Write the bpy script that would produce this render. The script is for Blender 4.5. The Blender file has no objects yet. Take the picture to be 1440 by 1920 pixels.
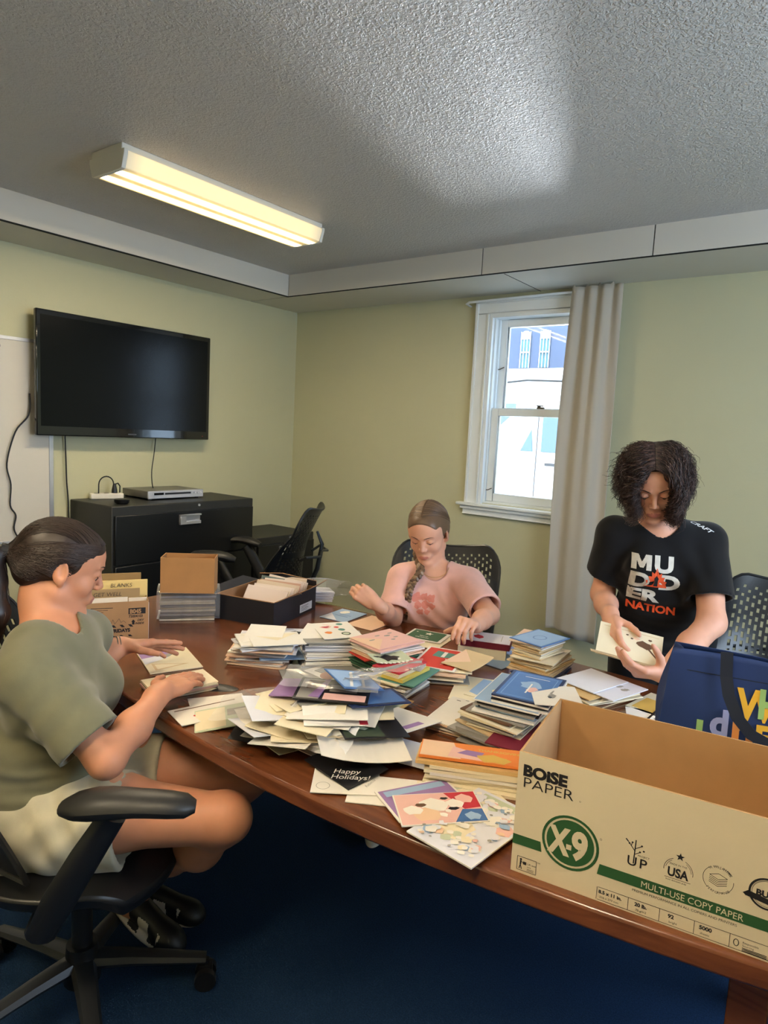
import bpy, bmesh, math, random
import numpy as np
from mathutils import Vector, Matrix, Euler
from mathutils.bvhtree import BVHTree
from math import sin, cos, pi, radians as rad, sqrt
random.seed(7)
S = bpy.context.scene
COL = S.collection

# ---------------------------------------------------------------- camera
def make_camera():
    yaw, pit, rol = rad(-36.7521), rad(-6.7167), rad(2.9340)
    f = Vector((sin(yaw)*cos(pit), cos(yaw)*cos(pit), sin(pit)))
    r = Vector((cos(yaw), -sin(yaw), 0)); u = r.cross(f)
    r2 = r*cos(rol)+u*sin(rol); u2 = -r*sin(rol)+u*cos(rol)
    cd = bpy.data.cameras.new('camera'); c = bpy.data.objects.new('camera', cd); COL.objects.link(c)
    c.matrix_world = Matrix(((r2.x, u2.x, -f.x, 0), (r2.y, u2.y, -f.y, 0), (r2.z, u2.z, -f.z, 1.5), (0, 0, 0, 1)))
    cd.sensor_fit = 'VERTICAL'; cd.sensor_height = 32.0; cd.lens = 1261.07/1920*32.0
    cd.clip_start = 0.05; cd.clip_end = 200
    S.camera = c
make_camera()

# ---------------------------------------------------------------- light and exposure
S.view_settings.view_transform = 'Standard'; S.view_settings.look = 'None'
S.view_settings.gamma = 1.0; S.view_settings.use_curve_mapping = False
S.view_settings.exposure = 1.2
S.cycles.use_denoising = True
S.cycles.max_bounces = 7; S.cycles.diffuse_bounces = 4; S.cycles.glossy_bounces = 3
S.cycles.transparent_max_bounces = 16; S.cycles.sample_clamp_indirect = 6.0
S.cycles.caustics_reflective = False; S.cycles.caustics_refractive = False
w = bpy.data.worlds.new('sky'); S.world = w; w.use_nodes = True
bg = w.node_tree.nodes['Background']; bg.inputs[0].default_value = (0.55, 0.76, 1.0, 1); bg.inputs[1].default_value = 3.0

def lamp(kind, name, loc, energy, color, target=None, **kw):
    d = bpy.data.lights.new(name, kind); d.energy = energy; d.color = color
    for k, v in kw.items(): setattr(d, k, v)
    o = bpy.data.objects.new(name, d); COL.objects.link(o); o.location = loc
    if target is not None:
        o.rotation_euler = (Vector(target)-Vector(loc)).to_track_quat('-Z', 'Y').to_euler()
    return o
# sun over the roof of this building: lights only what stands outside the back window
lamp('SUN', 'sun', (0, 0, 12), 5, (1, .96, .9), target=(0.9, 5, 4.2), angle=0.01)
# daylight through the back window (just outside its glass, aimed in)
lamp('AREA', 'sky_portal_back', (-1.86, 4.30, 1.66), 1, (1, 1, 1), target=(-1.86, 0, 1.66), shape='RECTANGLE', size=.9, size_y=1.3).data.cycles.is_portal = True
# daylight through the window in the wall beyond the frame on the camera's right
lamp('AREA', 'daylight_right_window', (1.68, 1.9, 1.6), 22, (.74, .86, 1.0), target=(-2, 1.9, 1.7), shape='RECTANGLE', size=1.5, size_y=1.3)

# added spot outside the window, imitating sun glare off the van's bonnet on the ceiling
lamp('SPOT', 'added_glare_spot', (-3.0, 8.0, 1.35), 700, (.86, .92, 1.0), target=(-1.25, 2.35, 2.585), spot_size=rad(24), spot_blend=.9, shadow_soft_size=.25)

# ---------------------------------------------------------------- materials
def s2l(c):
    return tuple(((x/255)/12.92 if x/255 <= .04045 else ((x/255+.055)/1.055)**2.4) for x in c)
MATS = {}
def mat(name, rgb, rough=.6, metal=0, bump=None, var=None, spec=.5, coat=0, emit=None, alpha=1, trans=0, sheen=0):
    """rgb in 0-255; bump = (noise scale, strength, distance); var = (noise scale, amount 0-1)."""
    if name in MATS: return MATS[name]
    m = bpy.data.materials.new(name); m.use_nodes = True; MATS[name] = m
    nt = m.node_tree; b = nt.nodes['Principled BSDF']; c = s2l(rgb)
    b.inputs['Base Color'].default_value = (*c, 1); b.inputs['Roughness'].default_value = rough
    b.inputs['Metallic'].default_value = metal; b.inputs['Specular IOR Level'].default_value = spec
    b.inputs['Coat Weight'].default_value = coat; b.inputs['Alpha'].default_value = alpha
    b.inputs['Transmission Weight'].default_value = trans; b.inputs['Sheen Weight'].default_value = sheen
    tc = nt.nodes.new('ShaderNodeTexCoord')
    if var:
        n = nt.nodes.new('ShaderNodeTexNoise'); n.inputs['Scale'].default_value = var[0]; n.inputs['Detail'].default_value = 5
        nt.links.new(tc.outputs['Object'], n.inputs['Vector'])
        r = nt.nodes.new('ShaderNodeMapRange'); r.inputs['To Min'].default_value = 1-var[1]; r.inputs['To Max'].default_value = 1+var[1]
        r.inputs['From Min'].default_value = .3; r.inputs['From Max'].default_value = .7
        nt.links.new(n.outputs[0], r.inputs['Value'])
        mx = nt.nodes.new('ShaderNodeVectorMath'); mx.operation = 'SCALE'; mx.inputs[0].default_value = c
        nt.links.new(r.outputs[0], mx.inputs['Scale']); nt.links.new(mx.outputs[0], b.inputs['Base Color'])
    if bump:
        n = nt.nodes.new('ShaderNodeTexNoise'); n.inputs['Scale'].default_value = bump[0]; n.inputs['Detail'].default_value = 4
        nt.links.new(tc.outputs['Object'], n.inputs['Vector'])
        bp = nt.nodes.new('ShaderNodeBump'); bp.inputs['Strength'].default_value = bump[1]
        bp.inputs['Distance'].default_value = bump[2] if len(bump) > 2 else .002
        nt.links.new(n.outputs[0], bp.inputs['Height']); nt.links.new(bp.outputs[0], b.inputs['Normal'])
    if emit:
        b.inputs['Emission Color'].default_value = (*s2l(emit[0]), 1); b.inputs['Emission Strength'].default_value = emit[1]
    return m

# ---------------------------------------------------------------- mesh builder
class MB:
    def __init__(s): s.v = []; s.f = []; s.m = []; s.M = Matrix.Identity(4)
    def add(s, vs, fs, mi=0):
        n = len(s.v); s.v += [tuple(s.M @ Vector(p)) for p in vs]; s.f += [tuple(n+i for i in f) for f in fs]; s.m += [mi]*len(fs); return s
    def box(s, c, d, rot=None, mi=0):
        x, y, z = d[0]/2, d[1]/2, d[2]/2; R_ = Euler(rot or (0, 0, 0)).to_matrix(); c = Vector(c)
        vs = [c+R_@Vector((i*x, j*y, k*z)) for k in (-1, 1) for j in (-1, 1) for i in (-1, 1)]
        return s.add(vs, [(0, 2, 3, 1), (4, 5, 7, 6), (0, 1, 5, 4), (2, 6, 7, 3), (0, 4, 6, 2), (1, 3, 7, 5)], mi)
    def bb(s, a, b, mi=0):
        return s.box([(a[i]+b[i])/2 for i in range(3)], [abs(b[i]-a[i]) for i in range(3)], None, mi)
    def cyl(s, a, b, r0, r1=None, n=16, mi=0, cap=True):
        return s.tube([a, b], [r0, r0 if r1 is None else r1], n, mi, cap)
    def tube(s, pts, r, n=8, mi=0, cap=True, flat=1.0, up=None):
        pts = [Vector(p) for p in pts]; k = len(pts); rs = r if isinstance(r, (list, tuple)) else [r]*k
        vs = []; prev = None
        for i, p in enumerate(pts):
            t = (pts[min(i+1, k-1)]-pts[max(i-1, 0)]).normalized()
            if prev is None:
                a = Vector(up) if up else (Vector((0, 0, 1)) if abs(t.z) < .9 else Vector((1, 0, 0)))
                u = t.cross(a).normalized()
            else:
                u = (prev-t*prev.dot(t)).normalized()
            prev = u; w_ = t.cross(u)
            for j in range(n):
                q = 2*pi*j/n; vs.append(p+u*cos(q)*rs[i]+w_*sin(q)*rs[i]*flat)
        fs = [(i*n+j, i*n+(j+1) % n, (i+1)*n+(j+1) % n, (i+1)*n+j) for i in range(k-1) for j in range(n)]
        if cap: fs += [tuple(range(n))[::-1], tuple((k-1)*n+j for j in range(n))]
        return s.add(vs, fs, mi)
    def lathe(s, prof, c=(0, 0, 0), n=24, mi=0):
        vs = [(c[0]+r*cos(2*pi*j/n), c[1]+r*sin(2*pi*j/n), c[2]+z) for r, z in prof for j in range(n)]
        k = len(prof)
        return s.add(vs, [(i*n+j, i*n+(j+1) % n, (i+1)*n+(j+1) % n, (i+1)*n+j) for i in range(k-1) for j in range(n)]+[tuple(range(n))[::-1], tuple((k-1)*n+j for j in range(n))], mi)
    def prism(s, out, z0, z1, mi=0):
        n = len(out)
        return s.add([(x, y, z0) for x, y in out]+[(x, y, z1) for x, y in out],
                     [tuple(range(n))[::-1], tuple(range(n, 2*n))]+[(i, (i+1) % n, n+(i+1) % n, n+i) for i in range(n)], mi)
    def sph(s, c, r, n=12, mi=0, rot=None):
        r = (r, r, r) if isinstance(r, (int, float)) else r; R_ = Euler(rot or (0, 0, 0)).to_matrix(); c = Vector(c); vs = []; fs = []
        h = n//2
        for i in range(h+1):
            a = pi*i/h
            for j in range(n):
                q = 2*pi*j/n; vs.append(c+R_@Vector((r[0]*sin(a)*cos(q), r[1]*sin(a)*sin(q), r[2]*cos(a))))
        for i in range(h):
            for j in range(n): fs.append((i*n+j, (i+1)*n+j, (i+1)*n+(j+1) % n, i*n+(j+1) % n))
        return s.add(vs, fs, mi)
    def build(s, name, mats, parent=None, bevel=0, smooth=False, org=None, kind=None, seg=2):
        me = bpy.data.meshes.new(name)
        o_ = Vector(org) if org is not None else Vector((0, 0, 0))
        me.from_pydata([Vector(p)-o_ for p in s.v], [], s.f)
        mats = mats if isinstance(mats, (list, tuple)) else [mats]
        for m in mats: me.materials.append(m)
        if len(mats) > 1: me.polygons.foreach_set('material_index', s.m)
        ob = bpy.data.objects.new(name, me); COL.objects.link(ob)
        if org is not None: ob.location = o_
        bm = bmesh.new(); bm.from_mesh(me); bmesh.ops.remove_doubles(bm, verts=bm.verts, dist=1e-6)
        bmesh.ops.recalc_face_normals(bm, faces=bm.faces); bm.to_mesh(me); bm.free()
        if bevel:
            mo = ob.modifiers.new('edge', 'BEVEL'); mo.width = bevel; mo.segments = seg; mo.limit_method = 'ANGLE'; mo.angle_limit = rad(35)
        if smooth or bevel:
            me.shade_auto_smooth(rad(35)) if hasattr(me, 'shade_auto_smooth') and False else None
            me.polygons.foreach_set('use_smooth', [True]*len(me.polygons))
            bm = bmesh.new(); bm.from_mesh(me)
            for e in bm.edges:
                if len(e.link_faces) == 2 and e.calc_face_angle(0) > rad(38): e.smooth = False
            bm.to_mesh(me); bm.free()
        if parent is not None: ob.parent = parent
        if kind: ob['kind'] = kind
        return ob

def tag(o, label=None, cat=None, group=None, kind=None):
    if label: o['label'] = label
    if cat: o['category'] = cat
    if group: o['group'] = group
    if kind: o['kind'] = kind
    return o
def thing(name, label, cat, loc=(0, 0, 0), rz=0, group=None, rot=None):
    o = bpy.data.objects.new(name, None); o.empty_display_size = .05; COL.objects.link(o); o.location = loc
    o.rotation_euler = rot or (0, 0, rz)
    return tag(o, label, cat, group)
def dup(root, loc=None, rz=None, label=None, group=None, rot=None):
    def cp(o, par):
        c = o.copy(); COL.objects.link(c); c.parent = par
        for ch in o.children: cp(ch, c)
        return c
    r = cp(root, None)
    if loc is not None: r.location = loc
    if rz is not None: r.rotation_euler = (0, 0, rz)
    if rot is not None: r.rotation_euler = rot
    if label: r['label'] = label
    if group: r['group'] = group
    return r

# writing: font curve turned into a flat mesh, in its own xy plane, finely divided if wanted
def text_mesh(txt, size, align='LEFT', bold=0.0, sx=1.0, shear=0.0, cut=0, spacing=1.0):
    cu = bpy.data.curves.new('writing', 'FONT'); cu.body = txt; cu.size = size; cu.align_x = align; cu.offset = bold
    cu.shear = shear; cu.space_character = spacing; cu.resolution_u = 4
    to = bpy.data.objects.new('writing', cu); COL.objects.link(to)
    dg = bpy.context.evaluated_depsgraph_get(); dg.update()
    me = bpy.data.meshes.new_from_object(to.evaluated_get(dg))
    bpy.data.objects.remove(to); bpy.data.curves.remove(cu)
    bm = bmesh.new(); bm.from_mesh(me); bpy.data.meshes.remove(me)
    bmesh.ops.triangulate(bm, faces=bm.faces)
    if cut:
        for _ in range(5):
            es = [e for e in bm.edges if e.calc_length() > cut]
            if not es: break
            bmesh.ops.subdivide_edges(bm, edges=es, cuts=1); bmesh.ops.triangulate(bm, faces=bm.faces)
    vs = [(v.co.x*sx, v.co.y, 0) for v in bm.verts]; bm.verts.index_update()
    fs = [tuple(v.index for v in f.verts) for f in bm.faces]; bm.free()
    return vs, fs
def frame(o, x, y):
    """matrix with origin o, x axis x, y axis made square to x; z = x cross y"""
    x = Vector(x).normalized(); y = Vector(y); z = x.cross(y).normalized(); y = z.cross(x)
    return Matrix(((x.x, y.x, z.x, o[0]), (x.y, y.y, z.y, o[1]), (x.z, y.z, z.z, o[2]), (0, 0, 0, 1)))
# ================================================================ the room
XL, YB, ZC, XR, YF = -4.01, 4.05, 2.585, 1.62, -1.5
SX, SY, SZ = -3.591, 3.53, 2.434       # inner edge and underside of the ceiling soffit

def plaster(name, rgb, scale, strength, dist, var=.03, rough=.7, spec=.3):
    return mat(name, rgb, rough, bump=(scale, strength, dist), var=(1.3, var), spec=spec)
M_WALL = plaster('green_wall_paint', (194, 191, 158), 90, .25, .002, rough=.55)
M_SOF = plaster('soffit_board_paint', (205, 202, 190), 40, .1, .001, rough=.6)
M_TRIM = mat('white_gloss_trim', (226, 230, 230), .3)
M_BLACK = mat('black_seam', (12, 12, 12), .8)

def ceiling_material():
    m = bpy.data.materials.new('textured_ceiling_plaster'); m.use_nodes = True; nt = m.node_tree; b = nt.nodes['Principled BSDF']
    b.inputs['Base Color'].default_value = (*s2l((200, 196, 190)), 1); b.inputs['Roughness'].default_value = .45
    tc = nt.nodes.new('ShaderNodeTexCoord')
    n1 = nt.nodes.new('ShaderNodeTexNoise'); n1.inputs['Scale'].default_value = 95; n1.inputs['Detail'].default_value = 3; n1.inputs['Distortion'].default_value = .6
    n2 = nt.nodes.new('ShaderNodeTexNoise'); n2.inputs['Scale'].default_value = 210; n2.inputs['Detail'].default_value = 2
    for n in (n1, n2): nt.links.new(tc.outputs['Object'], n.inputs['Vector'])
    r = nt.nodes.new('ShaderNodeMapRange'); r.inputs['From Min'].default_value = .42; r.inputs['From Max'].default_value = .62
    nt.links.new(n1.outputs[0], r.inputs['Value'])
    a = nt.nodes.new('ShaderNodeMath'); a.operation = 'MULTIPLY_ADD'; a.inputs[1].default_value = .35
    nt.links.new(n2.outputs[0], a.inputs[0]); nt.links.new(r.outputs[0], a.inputs[2])
    bp = nt.nodes.new('ShaderNodeBump'); bp.inputs['Strength'].default_value = 1.0; bp.inputs['Distance'].default_value = .0026
    nt.links.new(a.outputs[0], bp.inputs['Height']); nt.links.new(bp.outputs[0], b.inputs['Normal'])
    return m
def carpet_material():
    m = mat('navy_blue_carpet', (27, 48, 78), .95, bump=(420, .6, .004), var=(260, .35), spec=.1)
    return m
def st(mb, name, m, **k): return mb.build(name, m, kind='structure', **k)

st(MB().bb((XL-.1, YF-.1, -.08), (XR+.1, YB+.1, 0)), 'floor', carpet_material())
st(MB().bb((XL-.1, YF-.1, ZC), (XR+.1, YB+.2, ZC+.1)), 'ceiling', ceiling_material())
st(MB().bb((XL-.12, YF-.1, 0), (XL, YB+.2, ZC)), 'wall_left', M_WALL)
# back wall with the window opening
WX0, WX1, WZ0, WZ1 = -2.22, -1.48, 1.06, 2.30
st(MB().bb((XL, YB, 0), (WX0, YB+.2, ZC)).bb((WX1, YB, 0), (XR+.1, YB+.2, ZC)).bb((WX0, YB, 0), (WX1, YB+.2, WZ0)).bb((WX0, YB, WZ1), (WX1, YB+.2, ZC)), 'wall_back', M_WALL)
# wall beyond the frame with a second window opening, and the wall behind the camera
w2 = MB().bb((XR, YF, 0), (XR+.12, 1.1, ZC)).bb((XR, 2.7, 0), (XR+.12, YB, ZC)).bb((XR, 1.1, 0), (XR+.12, 2.7, .95)).bb((XR, 1.1, 2.25), (XR+.12, 2.7, ZC))
st(w2, 'wall_right', M_WALL)
st(MB().bb((XL, YF-.1, 0), (XR, YF, ZC)), 'wall_front', M_WALL)
st(MB().bb((XR-.01, 1.03, .88), (XR+.02, 1.1, 2.32)).bb((XR-.01, 2.7, .88), (XR+.02, 2.77, 2.32)).bb((XR-.01, 1.1, 2.25), (XR+.02, 2.7, 2.32)).bb((XR-.05, 1.0, .86), (XR+.02, 2.8, .95)), 'window_2', M_TRIM, bevel=.004)
# soffit that runs round under the ceiling: painted boards with open joints
def soffit(name, a, b, seams_axis, seams):
    mb = MB().bb(a, b)
    st(mb, name, M_SOF, bevel=.002)
bdz = .0
soffit('trim_1', (XL, YF, SZ), (SX-.012, SY, ZC), 1, [])
soffit('trim_2', (XL, SY+.012, SZ), (XR, YB, ZC), 0, [])
# fascia boards, each its own length with a dark joint between
M_FAS = plaster('fascia_board_paint', (214, 208, 196), 30, .1, .001)
k = 3
for a, b in ((YF, .52), (.523, SY)):
    st(MB().bb((SX-.012, a, SZ+.004), (SX, b-.003, ZC)), 'trim_%d' % k, M_FAS); k += 1
for a, b in ((SX, -2.02), (-2.017, -1.06), (-1.057, XR)):
    st(MB().bb((a, SY, SZ+.004), (b-.003, SY+.012, ZC)), 'trim_%d' % k, M_FAS); k += 1
st(MB().bb((SX-.02, YF, SZ-.001), (SX-.001, SY+.01, SZ+.004)).bb((SX-.02, SY, SZ-.001), (XR, SY+.011, SZ+.004)).bb((-2.02, SY+.001, SZ), (-2.014, SY+.01, ZC)).bb((-1.06, SY+.001, SZ), (-1.054, SY+.01, ZC)), 'trim_8', M_BLACK)
st(MB().bb((-1.885, SY+.02, SZ-.0015), (-1.881, YB, SZ+.001)), 'trim_9', M_BLACK)
# skirting
M_SKIRT = mat('skirting_paint', (170, 168, 130), .5)
st(MB().bb((XL, YF, 0), (XL+.014, YB, .1)), 'baseboard_left', M_SKIRT, bevel=.003)
st(MB().bb((XL, YB-.014, 0), (XR, YB, .1)), 'baseboard_back', M_SKIRT, bevel=.003)

# ---- window in the back wall: casing, jambs, two sashes, sill, apron
win = bpy.data.objects.new('window_1', None); COL.objects.link(win); win.location = (-1.85, YB, 1.06); tag(win, kind='structure')
O = Vector(win.location)
def wpart(mb, name, m, par=win, bevel=.003):
    mb.v = [tuple(Vector(p)-O) for p in mb.v]; o = mb.build(name, m, parent=par, bevel=bevel); return o
cas = MB()
for x0, x1 in ((-2.318, -2.225), (-1.475, -1.382)): cas.bb((x0, YB-.022, 1.05), (x1, YB, 2.315))
cas.bb((-2.318, YB-.022, 2.315), (-1.382, YB, 2.385))
for x0, x1 in ((-2.236, -2.222), (-1.478, -1.464)): cas.bb((x0, YB-.030, 1.05), (x1, YB-.02, 2.31))
for x0, x1 in ((-2.322, -2.304), (-1.396, -1.378)): cas.bb((x0, YB-.032, 1.05), (x1, YB-.02, 2.395))
cas.bb((-2.322, YB-.032, 2.378), (-1.378, YB-.02, 2.395))
wpart(cas, 'casing', M_TRIM)
jam = MB().bb((-2.224, YB-.02, 1.05), (-2.198, YB+.19, 2.315)).bb((-1.502, YB-.02, 1.05), (-1.476, YB+.19, 2.315)).bb((-2.2, YB-.02, 2.285), (-1.5, YB+.19, 2.315)).bb((-2.2, YB+.02, 1.05), (-1.5, YB+.19, 1.075))
for x0, x1 in ((-2.2, -2.185), (-1.515, -1.5)):
    jam.bb((x0, YB+.008, 1.07), (x1, YB+.022, 2.29)); jam.bb((x0, YB+.066, 1.07), (x1, YB+.078, 2.29))
wpart(jam, 'jamb', M_TRIM)
def sash(y0, y1, z0, z1, bot, top, side):
    m = MB(); xa, xb = -2.186, -1.514
    m.bb((xa, y0, z0), (xa+side, y1, z1)).bb((xb-side, y0, z0), (xb, y1, z1)).bb((xa+side, y0, z0), (xb-side, y1, z0+bot)).bb((xa+side, y0, z1-top), (xb-side, y1, z1))
    m.bb((xa+side, y0+.012, z0+bot), (xa+side+.009, y1-.008, z1-top)).bb((xb-side-.009, y0+.012, z0+bot), (xb-side, y1-.008, z1-top))
    return m
M_GLASS = mat('window_glass', (235, 245, 250), .02, alpha=.12, spec=.5)
lo = wpart(sash(YB+.024, YB+.062, 1.076, 1.70, .055, .05, .052), 'lower_sash', M_TRIM)
up = wpart(sash(YB+.08, YB+.118, 1.662, 2.285, .045, .05, .052), 'upper_sash', M_TRIM)
def pane(y, z0, z1, par): return wpart(MB().bb((-2.13, y, z0), (-1.57, y+.003, z1)), 'pane', M_GLASS, par, 0)
pane(YB+.04, 1.125, 1.655, lo); pane(YB+.097, 1.70, 2.24, up)
M_BRASS = mat('aged_metal', (92, 84, 70), .4, metal=1)
wpart(MB().box((-1.85, YB+.06, 1.708), (.05, .022, .012)).cyl((-1.86, YB+.055, 1.712), (-1.86, YB+.055, 1.722), .011).box((-1.85, YB+.045, 1.722), (.045, .01, .007), (0, 0, .5)), 'sash_lock', M_BRASS, lo)
wpart(MB().tube([(-2.184, YB+.02, 1.15), (-2.165, YB+.012, 1.152), (-2.14, YB+.018, 1.165)], .0035, 6), 'sash_clip', M_BRASS, lo)
wpart(MB().tube([(-2.184, YB+.075, 1.96), (-2.165, YB+.068, 1.962), (-2.14, YB+.074, 1.975)], .0035, 6), 'sash_clip', M_BRASS, up)
wpart(MB().bb((-2.375, YB-.055, 1.035), (-1.325, YB+.03, 1.056)), 'sill', M_TRIM, bevel=.006)
wpart(MB().bb((-2.335, YB-.022, .975), (-1.365, YB, 1.035)).bb((-2.35, YB-.038, 1.012), (-1.35, YB, 1.035)).bb((-2.335, YB-.028, .975), (-1.365, YB, .985)), 'apron', M_TRIM, bevel=.005)

# ---- curtain rod and the one drawn-back curtain
rod = thing('curtain_rod', 'thin flat white curtain rod above the window', 'curtain rod', (-1.85, YB, 2.40))
MB().tube([(-.53, -.002, -.03), (-.535, -.05, -.02), (-.51, -.06, -.012), (-.1, -.06, -.006), (.41, -.06, 0), (.455, -.05, 0), (.46, -.002, 0)], .011, 8, flat=.45).build('rod', M_TRIM, rod, smooth=True)
M_CURT = mat('beige_curtain_cloth', (184, 176, 162), .9, bump=(700, .25, .001), sheen=.2)
def curtain():
    nx, nz = 120, 60; vs = []
    for j in range(nz+1):
        t = j/nz; z = 2.415-t*2.10
        for i in range(nx+1):
            u = i/nx
            x = -1.636+u*(.305+.012*t)-.018*sin(pi*t)*(1-u)
            if t > .5: x += .012*(t-.5)
            # folds: tight gathered pleats at the heading, broader soft folds lower down
            a = .024*(abs(sin(u*pi*3.6+.35))**1.5)*max(0, 1-t*1.5)
            b = .034*(.5+.5*sin(u*pi*2*1.35+2.6+.9*t))*min(1, t*2+.3)+.006*sin(u*pi*6+2*t)*min(1, t*2)
            y = YB-.085-a-b-.01*t
            zz = z+(.016*max(0, sin(u*pi*8+.6))**6 if j == 0 else 0)
            vs.append((x, y, zz+(.02*sin(u*4+1)*t if j == nz else 0)))
    fs = [(j*(nx+1)+i, j*(nx+1)+i+1, (j+1)*(nx+1)+i+1, (j+1)*(nx+1)+i) for j in range(nz) for i in range(nx)]
    o = MB().add(vs, fs).build('curtain', M_CURT, smooth=True, org=(-1.5, YB-.1, .32))
    s_ = o.modifiers.new('thick', 'SOLIDIFY'); s_.thickness = .003
    tag(o, 'beige floor-length curtain drawn aside at the window, over its frame', 'curtain')
curtain()

# ---- boxed pipe low in the corner
o = MB().bb((-3.72, YB-.16, 0), (-3.56, YB-.014, .30)).build('pipe_cover', plaster('cover_paint', (196, 192, 150), 60, .1, .001), bevel=.004, org=(-3.64, YB-.1, 0))
tag(o, 'low square boxed cover painted wall green in the room corner', 'pipe cover')

# ================================================================ outside the window
M_ASPH = mat('asphalt', (150, 150, 150), .9, bump=(80, .3, .01))
st(MB().bb((-30, YB+.2, -.3), (20, 45, .1)), 'floor_outside', M_ASPH)
def arch_window(mb, cx, y, z0, z1, w_, mi):
    r = w_/2; pts = [(cx-r, z0), (cx+r, z0)]+[(cx+r*cos(a), z1-r+r*sin(a)) for a in [pi*i/12 for i in range(13)]]
    mb.add([(x, y, z) for x, z in pts]+[(x, y+.1, z) for x, z in pts], [tuple(range(len(pts)))], mi)
ch = thing('church_building', 'dark building with tall arched windows beyond the white wall outside', 'building', (-9, 26, .1))
M_DK = mat('blue_grey_stone', (68, 82, 108), .85, var=(.6, .12)); M_ARC = mat('arched_window_glass', (56, 104, 112), .5, var=(2, .3)); M_WHI = mat('white_render', (238, 238, 238), .8)
MB().bb((-14, 0, 0), (12, 3, 16)).build('wall', M_DK, ch)
for cx in (-6.0, -3.55, -2.70, .2):
    m = MB(); arch_window(m, cx, -.05, 4.35, 5.85, .40, 0); m.build('arched_window', M_ARC, ch)
    m = MB(); r = .5
    m.add([(cx-.20, -.08, 5.5), (cx+.20, -.08, 5.5)]+[(cx+.20*cos(a), -.08, 5.64+.20*sin(a)) for a in [pi*i/12 for i in range(13)]], [tuple(range(15))])
    for dx in (-.2, -.07, .07, .2): m.bb((cx+dx-.012, -.1, 4.35), (cx+dx+.012, -.05, 5.8))
    m.bb((cx-.21, -.1, 4.95), (cx+.21, -.05, 4.99)); m.build('window_bars', M_WHI, ch)
pl = thing('white_building', 'long low white building with flat roof and two dark windows outside', 'building', (-6, 17.5, .1))
MB().bb((-10, 0, 0), (8, 3.5, 3.08)).bb((-10.1, -.25, 3.08), (8.1, 3.6, 3.34)).build('wall', M_WHI, pl)
for x0, x1 in ((-3.6, -2.62), (-2.3, -1.25), (.6, 2.6)):
    MB().bb((x0, -.02, 1.5), (x1, .02, 2.40)).build('window', mat('dim_window_glass', (88, 104, 126), .2), pl)
MB().tube([(-4, -.3, 2.85), (-2.2, -.3, 3.02), (-1.0, -.3, 2.98), (2, -.3, 3.0)], .025, 6).build('cable', M_BLACK, pl)
# white van parked across the view
van = thing('white_van', 'white van parked outside close to the window', 'van', (-3.62, 9.0, .0))
M_VAN = mat('white_van_paint', (242, 242, 242), .25, coat=.5); M_VG = mat('van_tinted_glass', (84, 108, 124), .1); M_TY = mat('tyre_rubber', (60, 62, 66), .8)
prof = [(-2.6, .45), (-2.65, .95), (-2.45, 1.12), (-1.55, 1.28), (-.75, 1.98), (-.4, 2.08), (2.6, 2.1), (2.75, 1.9), (2.8, .5), (2.2, .35), (-2.2, .35)]
vb = MB(); vb.M = Matrix(((1, 0, 0, 0), (0, 0, -1, 0), (0, 1, 0, 0), (0, 0, 0, 1)))
vb.prism(prof, -1.95, 0); vb.build('body', M_VAN, van, bevel=.06)
for pts in ([(-.70, 1.34), (-.54, 1.66), (-.50, 1.34)], [(-.38, 1.34), (-.38, 1.90), (.75, 1.90), (.75, 1.34)], [(.95, 1.34), (.95, 1.90), (2.5, 1.9), (2.5, 1.34)]):
    g = MB(); g.M = Matrix(((1, 0, 0, 0), (0, 0, -1, 0), (0, 1, 0, 0), (0, 0, 0, 1))); g.prism(pts, -.0, .012); g.build('side_window', M_VG, van, bevel=.01)
for x in (-1.75, 1.85):
    MB().cyl((x, -.03, .34), (x, .22, .34), .34, n=28).build('wheel', M_TY, van, bevel=.02)
MB().sph((-1.15, -.16, 1.36), (.1, .08, .14)).build('mirror', M_TY, van, smooth=True)
MB().bb((-.45, -.012, .5), (-.44, .0, 1.95)).bb((.85, -.012, .5), (.86, .0, 1.95)).bb((-.3, -.03, 1.15), (-.1, .0, 1.19)).build('door_seam', M_TY, van)
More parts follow.
